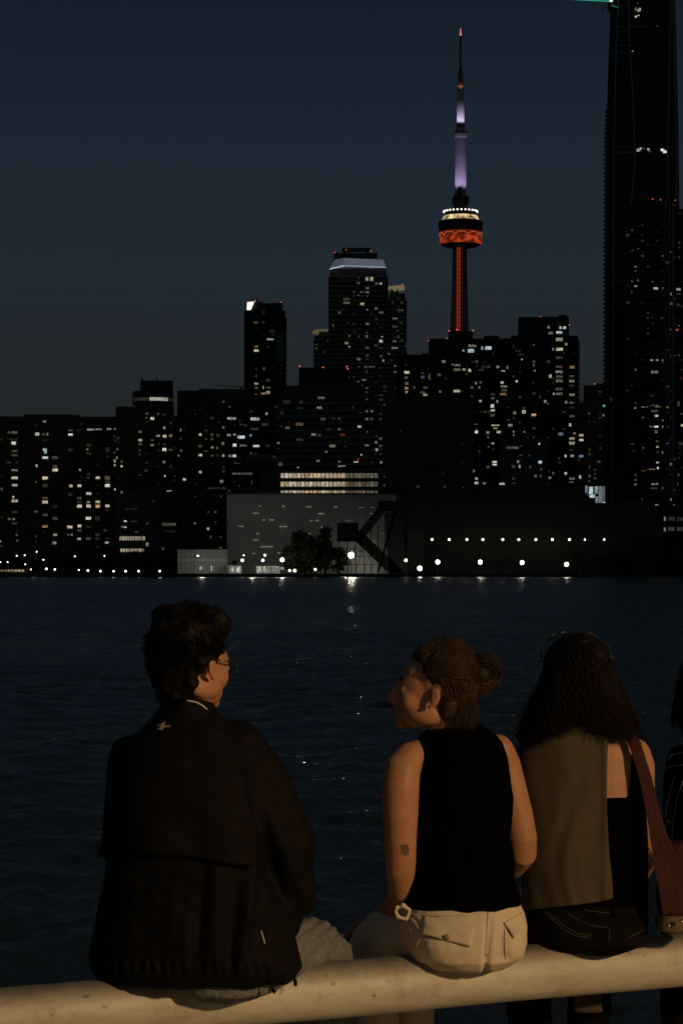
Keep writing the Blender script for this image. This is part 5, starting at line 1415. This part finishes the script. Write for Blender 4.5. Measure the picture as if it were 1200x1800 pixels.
hand(b, Q(675, 1604, 6.43), (-.75, .45, -.42), (-.1, 0, 1), 1, .95, .55)
hand(b, Q(806, 1580, 6.56), (-.8, .4, -.3), (0, 0, 1), -1, .92, .5)
b.limb(q3([(760, 1655, 6.2, 50), (700, 1650, 6.38, 46), (655, 1655, 6.55, 40)])); b.limb(q3([(860, 1655, 6.25, 50), (790, 1652, 6.48, 46), (718, 1658, 6.70, 40)]))
for X0, Y0 in ((Q(655, 0, 6.56).x, 6.60), (Q(712, 0, 6.70).x, 6.74)):
    b.limb([((X0, Y0, 2.48), .055), ((X0 + .02, Y0 + .02, 2.25), .05), ((X0 + .04, Y0 + .02, 1.98), .035), ((X0 + .02, Y0 + .10, 1.93), .032)])
grow(b, 'body', SK1, .0045, 4, None, w1)
# tank top
b = Body()
b.sil([(1268, 772, 836, 6.19, .052), (1278, 756, 850, 6.195, .066), (1290, 738, 870, 6.20, .082), (1305, 727, 882, 6.20, .095), (1330, 728, 891, 6.20, .104), (1365, 729, 898, 6.20, .110), (1400, 724, 902, 6.20, .112), (1450, 720, 899, 6.20, .11),
       (1500, 718, 898, 6.20, .108), (1540, 714, 904, 6.20, .112), (1570, 706, 912, 6.20, .12), (1592, 701, 917, 6.20, .125)], ex=2.25, cap=.04)
def f(c, nn, px, py):
    d = .0030 * lump(c, 22, 4) + .0024 * np.sin((px - py * .6) * .07 + 2 * np.sin(px * .03)) * np.clip((py - 1400) / 100, 0, 1) + .0035 * np.sin(py * .085 + .02 * px) * np.clip((py - 1440) / 60, 0, 1) * np.abs((px - 810) / 95) ** 2
    return c + nn * d[:, None]
tank1 = grow(b, 'tank_top', TANK, .0048, 5, f, w1)
# trousers
b = Body()
b.sil([(1586, 706, 913, 6.20, .118), (1604, 702, 921, 6.20, .126), (1630, 702, 927, 6.195, .135), (1655, 706, 926, 6.19, .14), (1680, 722, 918, 6.185, .135), (1694, 745, 900, 6.18, .11)], ex=2.25, cap=.15)
b.ell(Q(790, 1658, 6.135), (m_per(66, 6.13), .085, m_per(43, 6.13))); b.ell(Q(885, 1656, 6.15), (m_per(38, 6.15), .085, m_per(42, 6.15)))
b.limb(q3([(760, 1650, 6.19, 56), (712, 1650, 6.32, 57), (672, 1656, 6.44, 54), (655, 1664, 6.50, 47)]), 24)
b.limb(q3([(865, 1652, 6.24, 56), (790, 1652, 6.46, 54), (722, 1658, 6.67, 48)]), 24)
for X0, Y0 in ((Q(652, 0, 6.52).x, 6.54), (Q(716, 0, 6.68).x, 6.70)):
    b.limb([((X0, Y0, 2.49), .068), ((X0 + .01, Y0 + .03, 2.30), .066), ((X0 + .02, Y0 + .04, 2.14), .060)], 22)
def f(c, nn, px, py):
    g = np.exp(-((px - 861 + (py - 1600) * .08) / 5.0) ** 2) * np.clip((py - 1600) / 60, 0, 1)
    d = -.010 * g
    # creases radiating from the tied waist at the left
    a = np.arctan2(py - 1600, px - 712); rr2 = np.hypot(px - 712, py - 1600)
    d += .0024 * np.sin(a * 15) * np.exp(-(rr2 / 62) ** 2) * (px < 790)
    d += .0022 * np.sin((px + py * .3) * .16) * np.clip((655 - px) / 30, 0, 1)
    d += .0014 * lump(c, 30, 6)
    d += .002 * np.sin((py + px * .35) * .23) * np.exp(-((py - 1690) / 14) ** 2)
    return c + nn * d[:, None]
pants = grow(b, 'trousers', WHITE, .0045, 4, f, w1)
bvp = bvh_of(pants)
drape_quad(bvp, 'pocket_flap', WHITE, w1, [(745, 1609), (834, 1632), (827, 1664), (741, 1643)], 18, 8, .004, .003, .9)
drape_quad(bvp, 'pocket_flap', WHITE, w1, [(884, 1622), (916, 1604), (921, 1630), (902, 1650)], 10, 8, .004, .003, .9)
drape_quad(bvp, 'centre_panel', WHITE, w1, [(857, 1596), (865, 1596), (857, 1680), (851, 1680)], 3, 14, .0015, .001)
drape_line(bvp, 'pocket_edge', WHITE, w1, [(887, 1632), (887, 1660), (888, 1692)], .003, .0012, 6)
drape_line(bvp, 'pocket_edge', WHITE, w1, [(741, 1645), (726, 1672), (722, 1678)], .003, .0012, 6)
drape_line(bvp, 'waist_seam', WHITE, w1, [(712, 1606), (760, 1610), (820, 1609), (860, 1604)], .0032, .0012, 8)
h_, nn_, d_ = hit(bvp, 785, 1647)
q = MB(); q.ball(h_ - d_ * .011, (.0075, .003, .0075), 12, 6); to_local(q.build('button', mat('horn_button', (.30, .2, .11), .4, .5), None, True), w1)
b = Body()
k_ = Q(710, 1599, 6.085)
b.limb([(k_ + Vector((-.010, 0, .006)), .0048), (k_ + Vector((-.018, -.004, .008)), .0052), (k_ + Vector((-.022, -.002, -.004)), .0052), (k_ + Vector((-.016, -.004, -.018)), .006), (k_ + Vector((.006, -.002, -.024)), .006), (k_ + Vector((.014, 0, -.002)), .006), (k_ + Vector((-.004, -.004, .012)), .007)], 10)
grow(b, 'waist_tie', WHITE, .003, 2, None, w1)
# tattoo
body_w = [o for o in w1.children if o.name.startswith('body')] if False else None
bva = bvh_of([o for o in COL.objects if o.parent == w1 and o.name.startswith('body')][0])
INK = mat('tattoo_ink', (.13, .085, .06), .6, .3, 60.0, var=.5)
q = flat([(703, 1488), (709, 1484), (716, 1485), (719, 1492), (718, 1501), (711, 1505), (708, 1500), (704, 1499), (707, 1494)], bva, .0012, .0006)
to_local(q.build('tattoo', INK, None), w1)
# hair
b = Body()
for c_, r_ in (((0, -.012, .056), (.079, .078, .080)), ((0, -.036, .035), (.070, .053, .072)), ((0, .016, .090), (.064, .064, .042)), ((0, -.062, -.020), (.050, .030, .050)), ((-.044, -.040, .0), (.024, .028, .044)), ((.044, -.040, .0), (.024, .028, .044))):
    b.ell(TW(*c_), tuple(v * sw for v in r_), RW)
b.ell(Q(843, 1184, 6.17), (.025, .028, .027)); b.ell(Q(828, 1174, 6.15), (.016, .018, .016)); b.ell(Q(852, 1190, 6.17), (.015, .018, .015))
def f(c, nn, px, py): return c + nn * (.003 * lump(c, 60, 3) + .002 * lump(c, 150, 7))[:, None]
hb = grow(b, 'hair', HAIR_L, .005, 2, f, w1)
ST = []; bun = Q(842, 1184, 6.17)
Ti = RW.transposed()
bl_ = (Ti @ (bun - TW(0, 0, 0))) / sw
for i in range(2600):
    u = rr_.uniform(-math.pi, math.pi); v = math.asin(rr_.uniform(-.5, 1))
    d = ellip_dir(u, v)
    if abs(u) < .95 and v < .48: continue
    if v < -.02 and abs(u) < 1.75: continue
    p0 = Vector((d.x * .081, d.y * .083 - .010, d.z * .084 + .050)); P = []
    n_ = 11; wv = rr_.uniform(0, 6.3); am = rr_.uniform(.001, .004)
    tgt = bl_ + Vector([rr_.gauss(0, .012) for _ in range(3)])
    if v < .12 and abs(u) > 1.5:
        tgt = (Ti @ (Q(rr_.uniform(786, 836), rr_.uniform(1262, 1288), 6.12) - TW(0, 0, 0))) / sw
    for k in range(n_):
        t = k / (n_ - 1) * .95
        p_ = p0.lerp(tgt, t)
        c0 = Vector((0, -.011, .050)); e = p_ - c0
        nr = math.sqrt((e.x / .083) ** 2 + (e.y / .083) ** 2 + (e.z / .088) ** 2)
        if nr < 1.02 and nr > 1e-4: e *= (1.02 + .03 * math.sin(wv)) / nr
        p_ = c0 + e + Vector((math.sin(wv + k), 0, math.cos(wv + k * 1.3))) * am
        P.append(TW(*p_))
    ST.append(P)
for i in range(520):   # curled bun
    a0 = rr_.uniform(0, 6.3); R0 = rr_.uniform(.008, .040) if rr_.random() < .8 else rr_.uniform(.03, .052); tilt = rr_.uniform(-.9, .9); P = []
    cb = bun + Vector([rr_.gauss(0, .006) for _ in range(3)])
    for k in range(10):
        a = a0 + k * .42
        P.append(cb + Vector((math.cos(a) * R0, math.sin(a) * R0 * math.sin(tilt) + rr_.gauss(0, .001), math.sin(a) * R0 * math.cos(tilt))) * (1 + .02 * k))
    ST.append(P)
for i in range(420):   # stray locks on the nape
    x0 = rr_.uniform(784, 832); P = []; L = rr_.uniform(34, 66); ph = rr_.uniform(0, 6.3); sw_ = rr_.uniform(-16, 14)
    for k in range(9):
        t = k / 8
        P.append(Q(x0 + 6 * math.sin(ph + t * 4) * t + sw_ * t * t, 1208 + L * t, 6.118 - .010 * math.sin(t * 2 + ph)))
    ST.append(P)
for i in range(70):    # wisps at the crown
    th0 = rr_.uniform(-.2, 1.9); P = []; ph = rr_.uniform(0, 6.3)
    for k in range(7):
        t = k / 6
        P.append(Q(775 + math.cos(th0) * (62 + 14 * t) + 4 * math.sin(ph + 4 * t), 1185 - math.sin(th0) * (62 + 10 * t), 6.17 + .03 * math.sin(ph)))
    ST.append(P)
V_, F_ = strands('hair', HAIR_L, w1, ST, .0013)
hair_object(hb, V_, F_, 'hair', HAIR_L, w1)
b = Body()
pts = [(bun + Vector((-.020, -.012, 0)) + Vector((math.cos(a) * .010, math.sin(a) * .016, math.sin(a) * .022 + .004)), .0055) for a in [i * .75 for i in range(9)]]
b.limb(pts, 8); grow(b, 'hair_tie', mat('rust_scrunchie', (.16, .035, .02), .8, .1), .003, 1, None, w1)
# eye and brow seen in profile
for k in (-1, 1):
    q = MB(); q.ball(TW(k * .031, .0815, .007), .0095 * sw, 12, 8); to_local(q.build('eye', mat('eye_white', (.18, .15, .13), .3, .5), None, True), w1)
q = MB()
for k in (-1, 1): q.tube([TW(k * .014, .093, .026), TW(k * .030, .0905, .031), TW(k * .046, .078, .027)], .0022, 6)
to_local(q.build('eyebrows', HAIR_L, None, True), w1)

# ================================================================== woman with long curly hair
w2 = empty('person', Q(1030, 1670, 6.42), 0, 'person with long dark curly hair and a taupe garment draped over the left shoulder', 'person')
b = Body()
T2, R2, s2 = head_frame(Q(1012, 1216, 6.40), R(-12), R(-6), 0, 1.05)
add_head(b, T2, R2, s2, True)
b.limb([(Q(1020, 1230, 6.41), .052), (Q(1022, 1270, 6.41), .054), (Q(1025, 1292, 6.41), .075)], 18)
b.sil([(1284, 965, 1088, 6.42, .062), (1300, 935, 1122, 6.42, .082), (1325, 918, 1136, 6.42, .094), (1370, 928, 1128, 6.42, .10), (1430, 930, 1124, 6.42, .098), (1500, 935, 1118, 6.42, .095), (1570, 930, 1124, 6.42, .10), (1640, 925, 1130, 6.42, .115)])
b.limb(q3([(1116, 1322, 6.44, 26), (1121, 1345, 6.45, 29), (1124, 1400, 6.47, 26), (1128, 1460, 6.50, 24), (1132, 1510, 6.54, 23), (1120, 1540, 6.66, 19), (1060, 1570, 6.80, 15)]), 18)
b.limb(q3([(932, 1325, 6.42, 28), (925, 1360, 6.42, 28), (922, 1420, 6.44, 26), (925, 1480, 6.46, 24), (930, 1520, 6.54, 22), (955, 1560, 6.74, 16)]), 18)
hand(b, Q(1064, 1572, 6.80), (-.8, .4, -.3), (0, 0, 1), -1, .92, .5); hand(b, Q(955, 1562, 6.74), (.3, .8, -.3), (0, 0, 1), 1, .92, .5)
b.limb(q3([(980, 1645, 6.42, 48), (950, 1645, 6.6, 44), (925, 1650, 6.8, 40)])); b.limb(q3([(1080, 1645, 6.45, 48), (1050, 1645, 6.6, 44), (1030, 1650, 6.85, 40)]))
for X0, Y0 in ((Q(925, 0, 6.84).x, 6.86), (Q(1030, 0, 6.88).x, 6.90)):
    b.limb([((X0, Y0, 2.48), .055), ((X0 + .01, Y0 + .02, 2.25), .05), ((X0 + .01, Y0 + .0, 1.98), .035)])
body2 = grow(b, 'body', SK2, .0048, 4, None, w2)
b = Body()
b.sil([(1398, 926, 1134, 6.42, .106), (1430, 924, 1136, 6.42, .110), (1500, 930, 1138, 6.42, .108), (1560, 926, 1138, 6.42, .114), (1600, 922, 1138, 6.42, .122)], ex=2.25, cap=.02)
def f(c, nn, px, py):
    d = .003 * lump(c, 30, 8)
    c = c + nn * d[:, None]
    # neckline dips at the back and rises to the strap at the right
    k = np.clip((px - 1098) / 30, 0, 1) * np.exp(-((py - 1398) / 14) ** 2)
    c[:, 2] += k * .030
    return c
tank2 = grow(b, 'tank_top', TANK, .005, 3, f, w2)
bvb = bvh_of(body2)
drape_quad(bvb, 'shoulder_strap', TANK, w2, [(1112, 1298), (1124, 1300), (1135, 1392), (1104, 1402)], 4, 16, .004, .003)
b = Body()
b.sil([(1584, 924, 1134, 6.42, .120), (1610, 920, 1137, 6.415, .132), (1635, 922, 1137, 6.41, .142), (1655, 935, 1130, 6.40, .138), (1666, 965, 1105, 6.40, .11)], ex=2.5, cap=.1)
b.limb(q3([(975, 1636, 6.42, 50), (945, 1640, 6.6, 48), (925, 1646, 6.8, 44)]), 20); b.limb(q3([(1085, 1638, 6.45, 50), (1050, 1640, 6.6, 48), (1030, 1646, 6.85, 44)]), 20)
for X0, Y0 in ((Q(925, 0, 6.84).x, 6.84), (Q(1030, 0, 6.88).x, 6.88)):
    b.limb([((X0, Y0, 2.47), .066), ((X0 + .01, Y0 + .03, 2.28), .064), ((X0 + .01, Y0 + .02, 2.0), .056)], 18)
def f(c, nn, px, py):
    d = .003 * lump(c, 32, 9) + .0028 * np.sin((py + .25 * px) * .13) * np.clip((py - 1600) / 20, 0, 1)
    return c + nn * d[:, None]
jeans2 = grow(b, 'jeans', BDEN, .0052, 4, f, w2)
bv2 = bvh_of(jeans2)
SEAM = mat('tan_stitching', (.085, .062, .034), .8, .1)
for L in ([(954, 1602), (972, 1618), (990, 1634), (1012, 1645), (1040, 1649)], [(958, 1600), (976, 1615), (994, 1630), (1014, 1641), (1042, 1645)], [(1010, 1590), (1030, 1600), (1055, 1604), (1075, 1604)],
          [(998, 1606), (1020, 1620), (1045, 1628), (1072, 1631)], [(1106, 1648), (1120, 1640), (1133, 1634)], [(1070, 1631), (1070, 1660)]):
    drape_line(bv2, 'stitching', SEAM, w2, L, .0022, .0006, 6)
h_, nn_, d_ = hit(bv2, 1082, 1598)
drape_quad(bv2, 'belt_loop', BDEN, w2, [(1078, 1588), (1086, 1588), (1084, 1612), (1076, 1612)], 3, 6, .005, .003)
# draped garment
def fold2(px, py, v, sx):
    k = .25 + .75 * v
    a = math.sin((px * .8 - py * .22) * .055 + 1.3 * math.sin(py * .013)) ; b_ = math.sin((px * .9 + py * .16) * .105 + 1.7 * math.sin(py * .021 + px * .02))
    c_ = math.sin(px * .19 + 2.2 * math.sin(py * .03) + .8 * math.sin(px * .05))
    return .005 + k * (.0050 * a + .0032 * b_ * (.4 + .6 * max(0, a)) + .0014 * c_ * v) + .006 * math.exp(-((px - 1064) / 8) ** 2) + .020 * max(0, v - .7)
G = []
rowsg = [(1292, 930, 1071, 0), (1304, 914, 1068, 0), (1325, 904, 1067, 0), (1370, 903, 1066, 0), (1430, 908, 1066, 0), (1500, 914, 1070, 0), (1550, 916, 1075, 0), (1590, 918, 1077, 0)]
nu, nv = 70, 70; P = []
cx2 = 1027.0
for j in range(nv + 1):
    v = j / nv * (len(rowsg) - 1); i0 = min(int(v), len(rowsg) - 2); t = v - i0
    y, xl, xr, _ = [rowsg[i0][k] * (1 - t) + rowsg[i0 + 1][k] * t for k in range(4)]
    for i in range(nu + 1):
        u = i / nu
        px = xl + (xr - xl) * (1 - (1 - u) ** 1.6)
        yy = y + (10 * (1 - u) - 12 * u) * (j / nv) ** 6
        if j == 0: pass
        yy += -14 * math.sin(math.pi * min(1, u * 1.0)) ** 1 * (1 - j / nv) ** 3
        hw = cx2 - xl + 3
        sx = min(.999, abs(px - cx2) / hw)
        dep = .118 * (1 - sx ** 2.3) ** (1 / 2.3) * (1 if j > 6 else .80 + .2 * j / 6)
        off = fold2(px, yy, j / nv, sx)
        P.append(Q(px, yy, 6.42 - dep - off))
q = MB(); n1 = nu + 1; k = len(P); fs = []
back = [p_ + Vector((0, .006, 0)) for p_ in P]
for j in range(nv):
    for i in range(nu):
        a = j * n1 + i; fs.append((a, a + n1, a + n1 + 1, a + 1)); fs.append((k + a, k + a + 1, k + a + n1 + 1, k + a + n1))
rim = [i for i in range(nu + 1)] + [j * n1 + nu for j in range(1, nv + 1)] + [nv * n1 + i for i in range(nu - 1, -1, -1)] + [j * n1 for j in range(nv - 1, 0, -1)]
for a, b_ in zip(rim, rim[1:] + rim[:1]): fs.append((a, b_, b_ + k, a + k))
q.add(P + back, fs)
garment = to_local(q.build('draped_top', OLIVE, None, True), w2)
b = Body()   # rolled hood / collar of the garment
b.limb([(Q(935, 1300, 6.36), .020), (Q(965, 1286, 6.33), .026), (Q(1000, 1278, 6.32), .029), (Q(1035, 1272, 6.325), .030), (Q(1060, 1280, 6.335), .026), (Q(1074, 1296, 6.35), .016)], 16)
b.limb([(Q(995, 1264, 6.34), .018), (Q(1025, 1259, 6.335), .022), (Q(1052, 1264, 6.34), .020), (Q(1075, 1280, 6.36), .013)], 14)
def f(c, nn, px, py): return c + nn * (.004 * lump(c, 45, 1) + .0035 * np.sin(px * .12 + py * .2))[:, None]
grow(b, 'hood', OLIVE, .0045, 3, f, w2)
# the sleeve of it hanging under the rail
b = Body()
b.rings([(Q(1032, 1700, 6.62), (.030, 0, 0), (0, .012, 0)), (Q(1032, 1740, 6.62), (.038, 0, 0), (0, .012, 0)), (Q(1033, 1780, 6.62), (.040, 0, 0), (0, .010, 0))], 20, 3.0, .05)
grow(b, 'hanging_sleeve', OLIVE, .005, 2, None, w2)
# hair
b = Body()
for c_, r_ in (((0, -.025, .055), (.084, .098, .088)), ((0, -.060, .0), (.088, .062, .10))): b.ell(T2(*c_), tuple(v * s2 for v in r_), R2)
b.rings([(Q(1012, 1160, 6.38), (.072, 0, 0), (0, .075, 0)), (Q(1014, 1190, 6.37), (.082, 0, 0), (0, .085, 0)), (Q(1016, 1225, 6.36), (.103, 0, 0), (0, .082, 0)), (Q(1013, 1258, 6.36), (.126, 0, 0), (0, .068, 0)), (Q(1007, 1276, 6.37), (.126, 0, 0), (0, .046, 0))], 26, 2.2, .5)
b.ell(Q(935, 1292, 6.37), (.040, .045, .042)); b.ell(Q(1090, 1272, 6.37), (.036, .042, .036))
def f(c, nn, px, py): return c + nn * (.006 * lump(c, 42, 3) + .003 * lump(c, 95, 7))[:, None]
hb = grow(b, 'hair', HAIR_C, .0065, 2, f, w2)
ST = []
for i in range(7000):
    u = rr_.uniform(-math.pi, math.pi); v = math.asin(rr_.uniform(-.2, 1)); d = ellip_dir(u, v)
    if abs(u) < 1.0 and v < .5: continue
    p0 = T2(d.x * .086, d.y * .102 - .018, d.z * .090 + .054)
    out = Vector((d.x, d.y, 0)); P = []
    side = p0.x - Q(1014, 0, 6.38).x; ph0 = rr_.uniform(0, 6.3)
    x1 = Q(1014, 0, 6.38).x + side * rr_.uniform(1.2, 1.72) + rr_.gauss(0, .018)
    yend = 1256 + 34 * min(1, abs(side) / .07) + rr_.gauss(0, 8)
    zend = Q(0, yend, 6.38).z
    ux = max(-.98, min(.98, (x1 - Q(1012, 0, 6.38).x) / .150))
    yw = (6.365 - rr_.uniform(.075, .108) * math.sqrt(1 - ux * ux)) if p0.y < 6.42 else 6.37 + .03 * math.sin(ph0)
    ph = rr_.uniform(0, 6.3); cr_ = rr_.uniform(.003, .010); fr = rr_.uniform(10, 27)
    n_ = 24
    for k in range(n_):
        t = k / (n_ - 1)
        z = p0.z + (zend - p0.z) * t
        w = t ** 1.35
        x = p0.x + (x1 - p0.x) * w; y = p0.y + (yw - p0.y) * t ** .45 - .008 * math.sin(t * 3)
        # keep outside the head
        P.append(Vector((x + cr_ * t ** .5 * math.cos(ph + fr * t), y + cr_ * t ** .5 * math.sin(ph + fr * t), z + .003 * math.sin(ph + 2 * fr * t))))
    ST.append(P)
V_, F_ = strands('hair', HAIR_C, w2, ST, .0012)
hair_object(hb, V_, F_, 'hair', HAIR_C, w2)
# sunglasses pushed up on the crown
sg = MB()
for k in (-1, 1):
    sg.tube([T2(k * .036 + .028 * math.cos(a), .020 + .026 * math.sin(a), (.151) - .018 * abs(math.cos(a)) * (1 if k * math.cos(a) > 0 else .3)) for a in [i * math.pi / 8 for i in range(17)]], .0028, 6)
    sg.tube([T2(k * .064, (.02), .136), T2(k * .088, 0, .112), T2(k * .094, -.02, .075)], .0026, 6)
sg.tube([T2(-.01, .02, .152), T2(.01, .02, .152)], .0026, 6)
so = sg.build('sunglasses', mat('gloss_black_frame', (.05, .05, .05), .15, 1.0, metal=.6), None, True)
tag(to_local(so, w2) if False else so, 'sunglasses with glinting frame pushed up on the curly dark hair', 'sunglasses')

# ------------------------------------------------------------------ shoulder bag
bag = empty('shoulder_bag', Q(1180, 1640, 6.36), 0, 'maroon leather shoulder bag hanging at the right hip of the curly haired person', 'bag')
def ribbon(pts, th=.0035, nrm=(0, -1, 0)):
    q_ = MB(); P = []
    for i, (x, y, D, w) in enumerate(pts):
        a = Q(pts[max(0, i - 1)][0], pts[max(0, i - 1)][1], 1); c = Q(pts[min(len(pts) - 1, i + 1)][0], pts[min(len(pts) - 1, i + 1)][1], 1)
        t = (c - a).normalized(); s1 = t.cross(Vector(nrm)).normalized()
        p_ = Q(x, y, D); hw = m_per(w / 2, D)
        P.append((p_ - s1 * hw, p_ + s1 * hw))
    v = []; f_ = []
    for a, c in P:
        v += [a, c, c + Vector((0, th, 0)), a + Vector((0, th, 0))]
    for i in range(len(P) - 1):
        for k in range(4): f_.append((4 * i + k, 4 * i + (k + 1) % 4, 4 * i + 4 + (k + 1) % 4, 4 * i + 4 + k))
    f_ += [(3, 2, 1, 0), tuple(4 * (len(P) - 1) + k for k in range(4))]
    q_.add(v, f_); return q_
def smooth_pts(L, n=5):
    out = []
    for i in range(len(L) - 1):
        p0, p1, p2, p3 = L[max(0, i - 1)], L[i], L[i + 1], L[min(len(L) - 1, i + 2)]
        for k in range(n):
            t = k / n
            out.append(tuple(.5 * (2 * b_ + (c - a) * t + (2 * a - 5 * b_ + 4 * c - d) * t * t + (-a + 3 * b_ - 3 * c + d) * t ** 3) for a, b_, c, d in zip(p0, p1, p2, p3)))
    out.append(L[-1]); return out
to_local(ribbon(smooth_pts([(1096, 1280, 6.40, 18), (1104, 1290, 6.34, 19), (1116, 1312, 6.32, 20), (1127, 1345, 6.31, 21), (1138, 1385, 6.305, 22), (1148, 1430, 6.30, 25), (1157, 1470, 6.29, 31), (1170, 1515, 6.28, 44), (1185, 1560, 6.27, 56), (1196, 1600, 6.27, 64)])).build('strap', MAROON, None, False), bag)
b = Body()
b.rings([(Q(1208, 1480, 6.36), (.060, 0, 0), (0, .035, 0)), (Q(1208, 1520, 6.35), (.078, 0, 0), (0, .050, 0)), (Q(1212, 1570, 6.345), (.088, 0, 0), (0, .060, 0)), (Q(1214, 1604, 6.345), (.088, 0, 0), (0, .062, 0))], 24, 4.0, .1)
grow(b, 'pouch', MAROON, .005, 3, None, bag)
b = Body()
b.rings([(Q(1212, 1606, 6.345), (.086, 0, 0), (0, .060, 0)), (Q(1210, 1622, 6.345), (.088, 0, 0), (0, .063, 0)), (Q(1205, 1634, 6.345), (.080, 0, 0), (0, .058, 0))], 24, 4.0, .1)
grow(b, 'base', mat('tan_canvas', (.16, .125, .07), .85, .1, 40.0), .005, 2, None, bag)
q = MB()
q.ball(Q(1174, 1627, 6.262), .0065, 12, 8); to_local(q.build('stud', METAL, None, True), bag)
q = MB(); q.ball(Q(1197, 1620, 6.262), .0065, 12, 8); to_local(q.build('stud', METAL, None, True), bag)
q = MB(); q.tube([Q(1138, 1490, 6.30), Q(1143, 1500, 6.29), Q(1149, 1516, 6.29)], .0022, 6); to_local(q.build('buckle', METAL, None, True), bag)

# ================================================================== person cut by the right edge
w3 = empty('person', Q(1260, 1640, 6.72), 0, 'person in a black top with thin white stripes cut off by the right edge', 'person')
b = Body()
T3, R3, s3 = head_frame(Q(1248, 1240, 6.72), R(20), 0, 0, 1.05)
add_head(b, T3, R3, s3)
b.limb([(Q(1250, 1255, 6.72), .052), (Q(1252, 1300, 6.72), .058)], 16)
b.sil([(1310, 1200, 1310, 6.74, .07), (1340, 1185, 1330, 6.74, .09), (1450, 1195, 1320, 6.74, .09), (1620, 1190, 1330, 6.74, .11)])
b.limb(q3([(1196, 1340, 6.74, 24), (1188, 1440, 6.74, 22), (1192, 1520, 6.82, 20), (1230, 1560, 7.0, 15)])); b.limb(q3([(1320, 1340, 6.78, 24), (1332, 1440, 6.78, 22), (1325, 1520, 6.86, 20), (1280, 1560, 7.0, 15)]))
hand(b, Q(1230, 1560, 7.0), (.5, .7, -.3), (0, 0, 1), 1, .95); hand(b, Q(1280, 1560, 7.0), (-.4, .8, -.3), (0, 0, 1), -1, .95)
for x in (1225, 1295):
    b.limb(q3([(x, 1615, 6.74, 44), (x - 15, 1610, 6.95, 40), (x - 28, 1615, 7.15, 36)])); X0 = Q(x - 28, 0, 7.15).x
    b.limb([((X0, 7.15, 2.46), .052), ((X0, 7.18, 2.2), .046), ((X0, 7.18, 2.0), .035)])
grow(b, 'body', SK2, .006, 3, None, w3)
b = Body()
b.sil([(1296, 1222, 1282, 6.73, .07), (1312, 1196, 1318, 6.73, .095), (1345, 1180, 1336, 6.73, .115), (1450, 1184, 1334, 6.73, .12), (1560, 1184, 1336, 6.73, .125), (1612, 1180, 1340, 6.73, .13)], cap=.03)
b.limb(q3([(1200, 1335, 6.74, 30), (1190, 1400, 6.74, 27), (1191, 1470, 6.75, 26), (1195, 1520, 6.82, 24), (1228, 1556, 6.97, 19)]), 18)
b.limb(q3([(1318, 1335, 6.78, 30), (1330, 1440, 6.78, 27), (1326, 1520, 6.86, 24), (1285, 1556, 6.98, 19)]), 18)
top3 = grow(b, 'striped_top', TANK, .006, 3, lambda c, nn, px, py: c + nn * (.003 * lump(c, 28, 1))[:, None], w3)
bv3 = bvh_of(top3)
STR = mat('white_stripe', (.34, .33, .27), .8, .1)
for L in ([(1172, 1336), (1182, 1326), (1205, 1322), (1240, 1322), (1280, 1324)], [(1168, 1352), (1180, 1346), (1205, 1344), (1250, 1346)], [(1186, 1362), (1178, 1386), (1170, 1420), (1168, 1440)], [(1200, 1372), (1190, 1400), (1182, 1440), (1180, 1480)],
          [(1215, 1372), (1208, 1420), (1202, 1480), (1200, 1540)], [(1235, 1372), (1230, 1440), (1228, 1560)]):
    drape_line(bv3, 'stripe', STR, w3, L, .004, .001, 8)
b = Body()
b.sil([(1596, 1190, 1334, 6.73, .12), (1620, 1186, 1338, 6.73, .14), (1640, 1200, 1326, 6.73, .12)], cap=.2)
for x in (1225, 1295):
    b.limb(q3([(x, 1612, 6.74, 48), (x - 15, 1608, 6.95, 44), (x - 28, 1612, 7.15, 40)])); X0 = Q(x - 28, 0, 7.15).x
    b.limb([((X0, 7.15, 2.46), .062), ((X0, 7.18, 2.2), .06), ((X0, 7.18, 2.03), .055)])
grow(b, 'jeans', BDEN, .006, 3, None, w3)
b = Body()
for c_, r_ in (((0, -.025, .055), (.086, .10, .088)), ((0, -.055, -.02), (.080, .060, .10))): b.ell(T3(*c_), tuple(v * s3 for v in r_), R3)
hb = grow(b, 'hair', HAIR_C, .006, 2, lambda c, nn, px, py: c + nn * (.006 * lump(c, 60, 3))[:, None], w3)
ST = []
for i in range(700):
    u = rr_.uniform(1.0, 5.28); v = math.asin(rr_.uniform(-.2, 1)); d = ellip_dir(u, v)
    p0 = T3(d.x * .082, d.y * .096 - .016, d.z * .09 + .05); P = []; ph = rr_.uniform(0, 6.3)
    for k in range(10):
        t = k / 9
        P.append(p0 + Vector((d.x * .02 * t + .004 * math.cos(ph + 9 * t), -.01 * t + .004 * math.sin(ph + 9 * t), -.10 * t * rr_.uniform(.95, 1.05))))
    ST.append(P)
V_, F_ = strands('hair', HAIR_C, w3, ST, .0017)
hair_object(hb, V_, F_, 'hair', HAIR_C, w3)
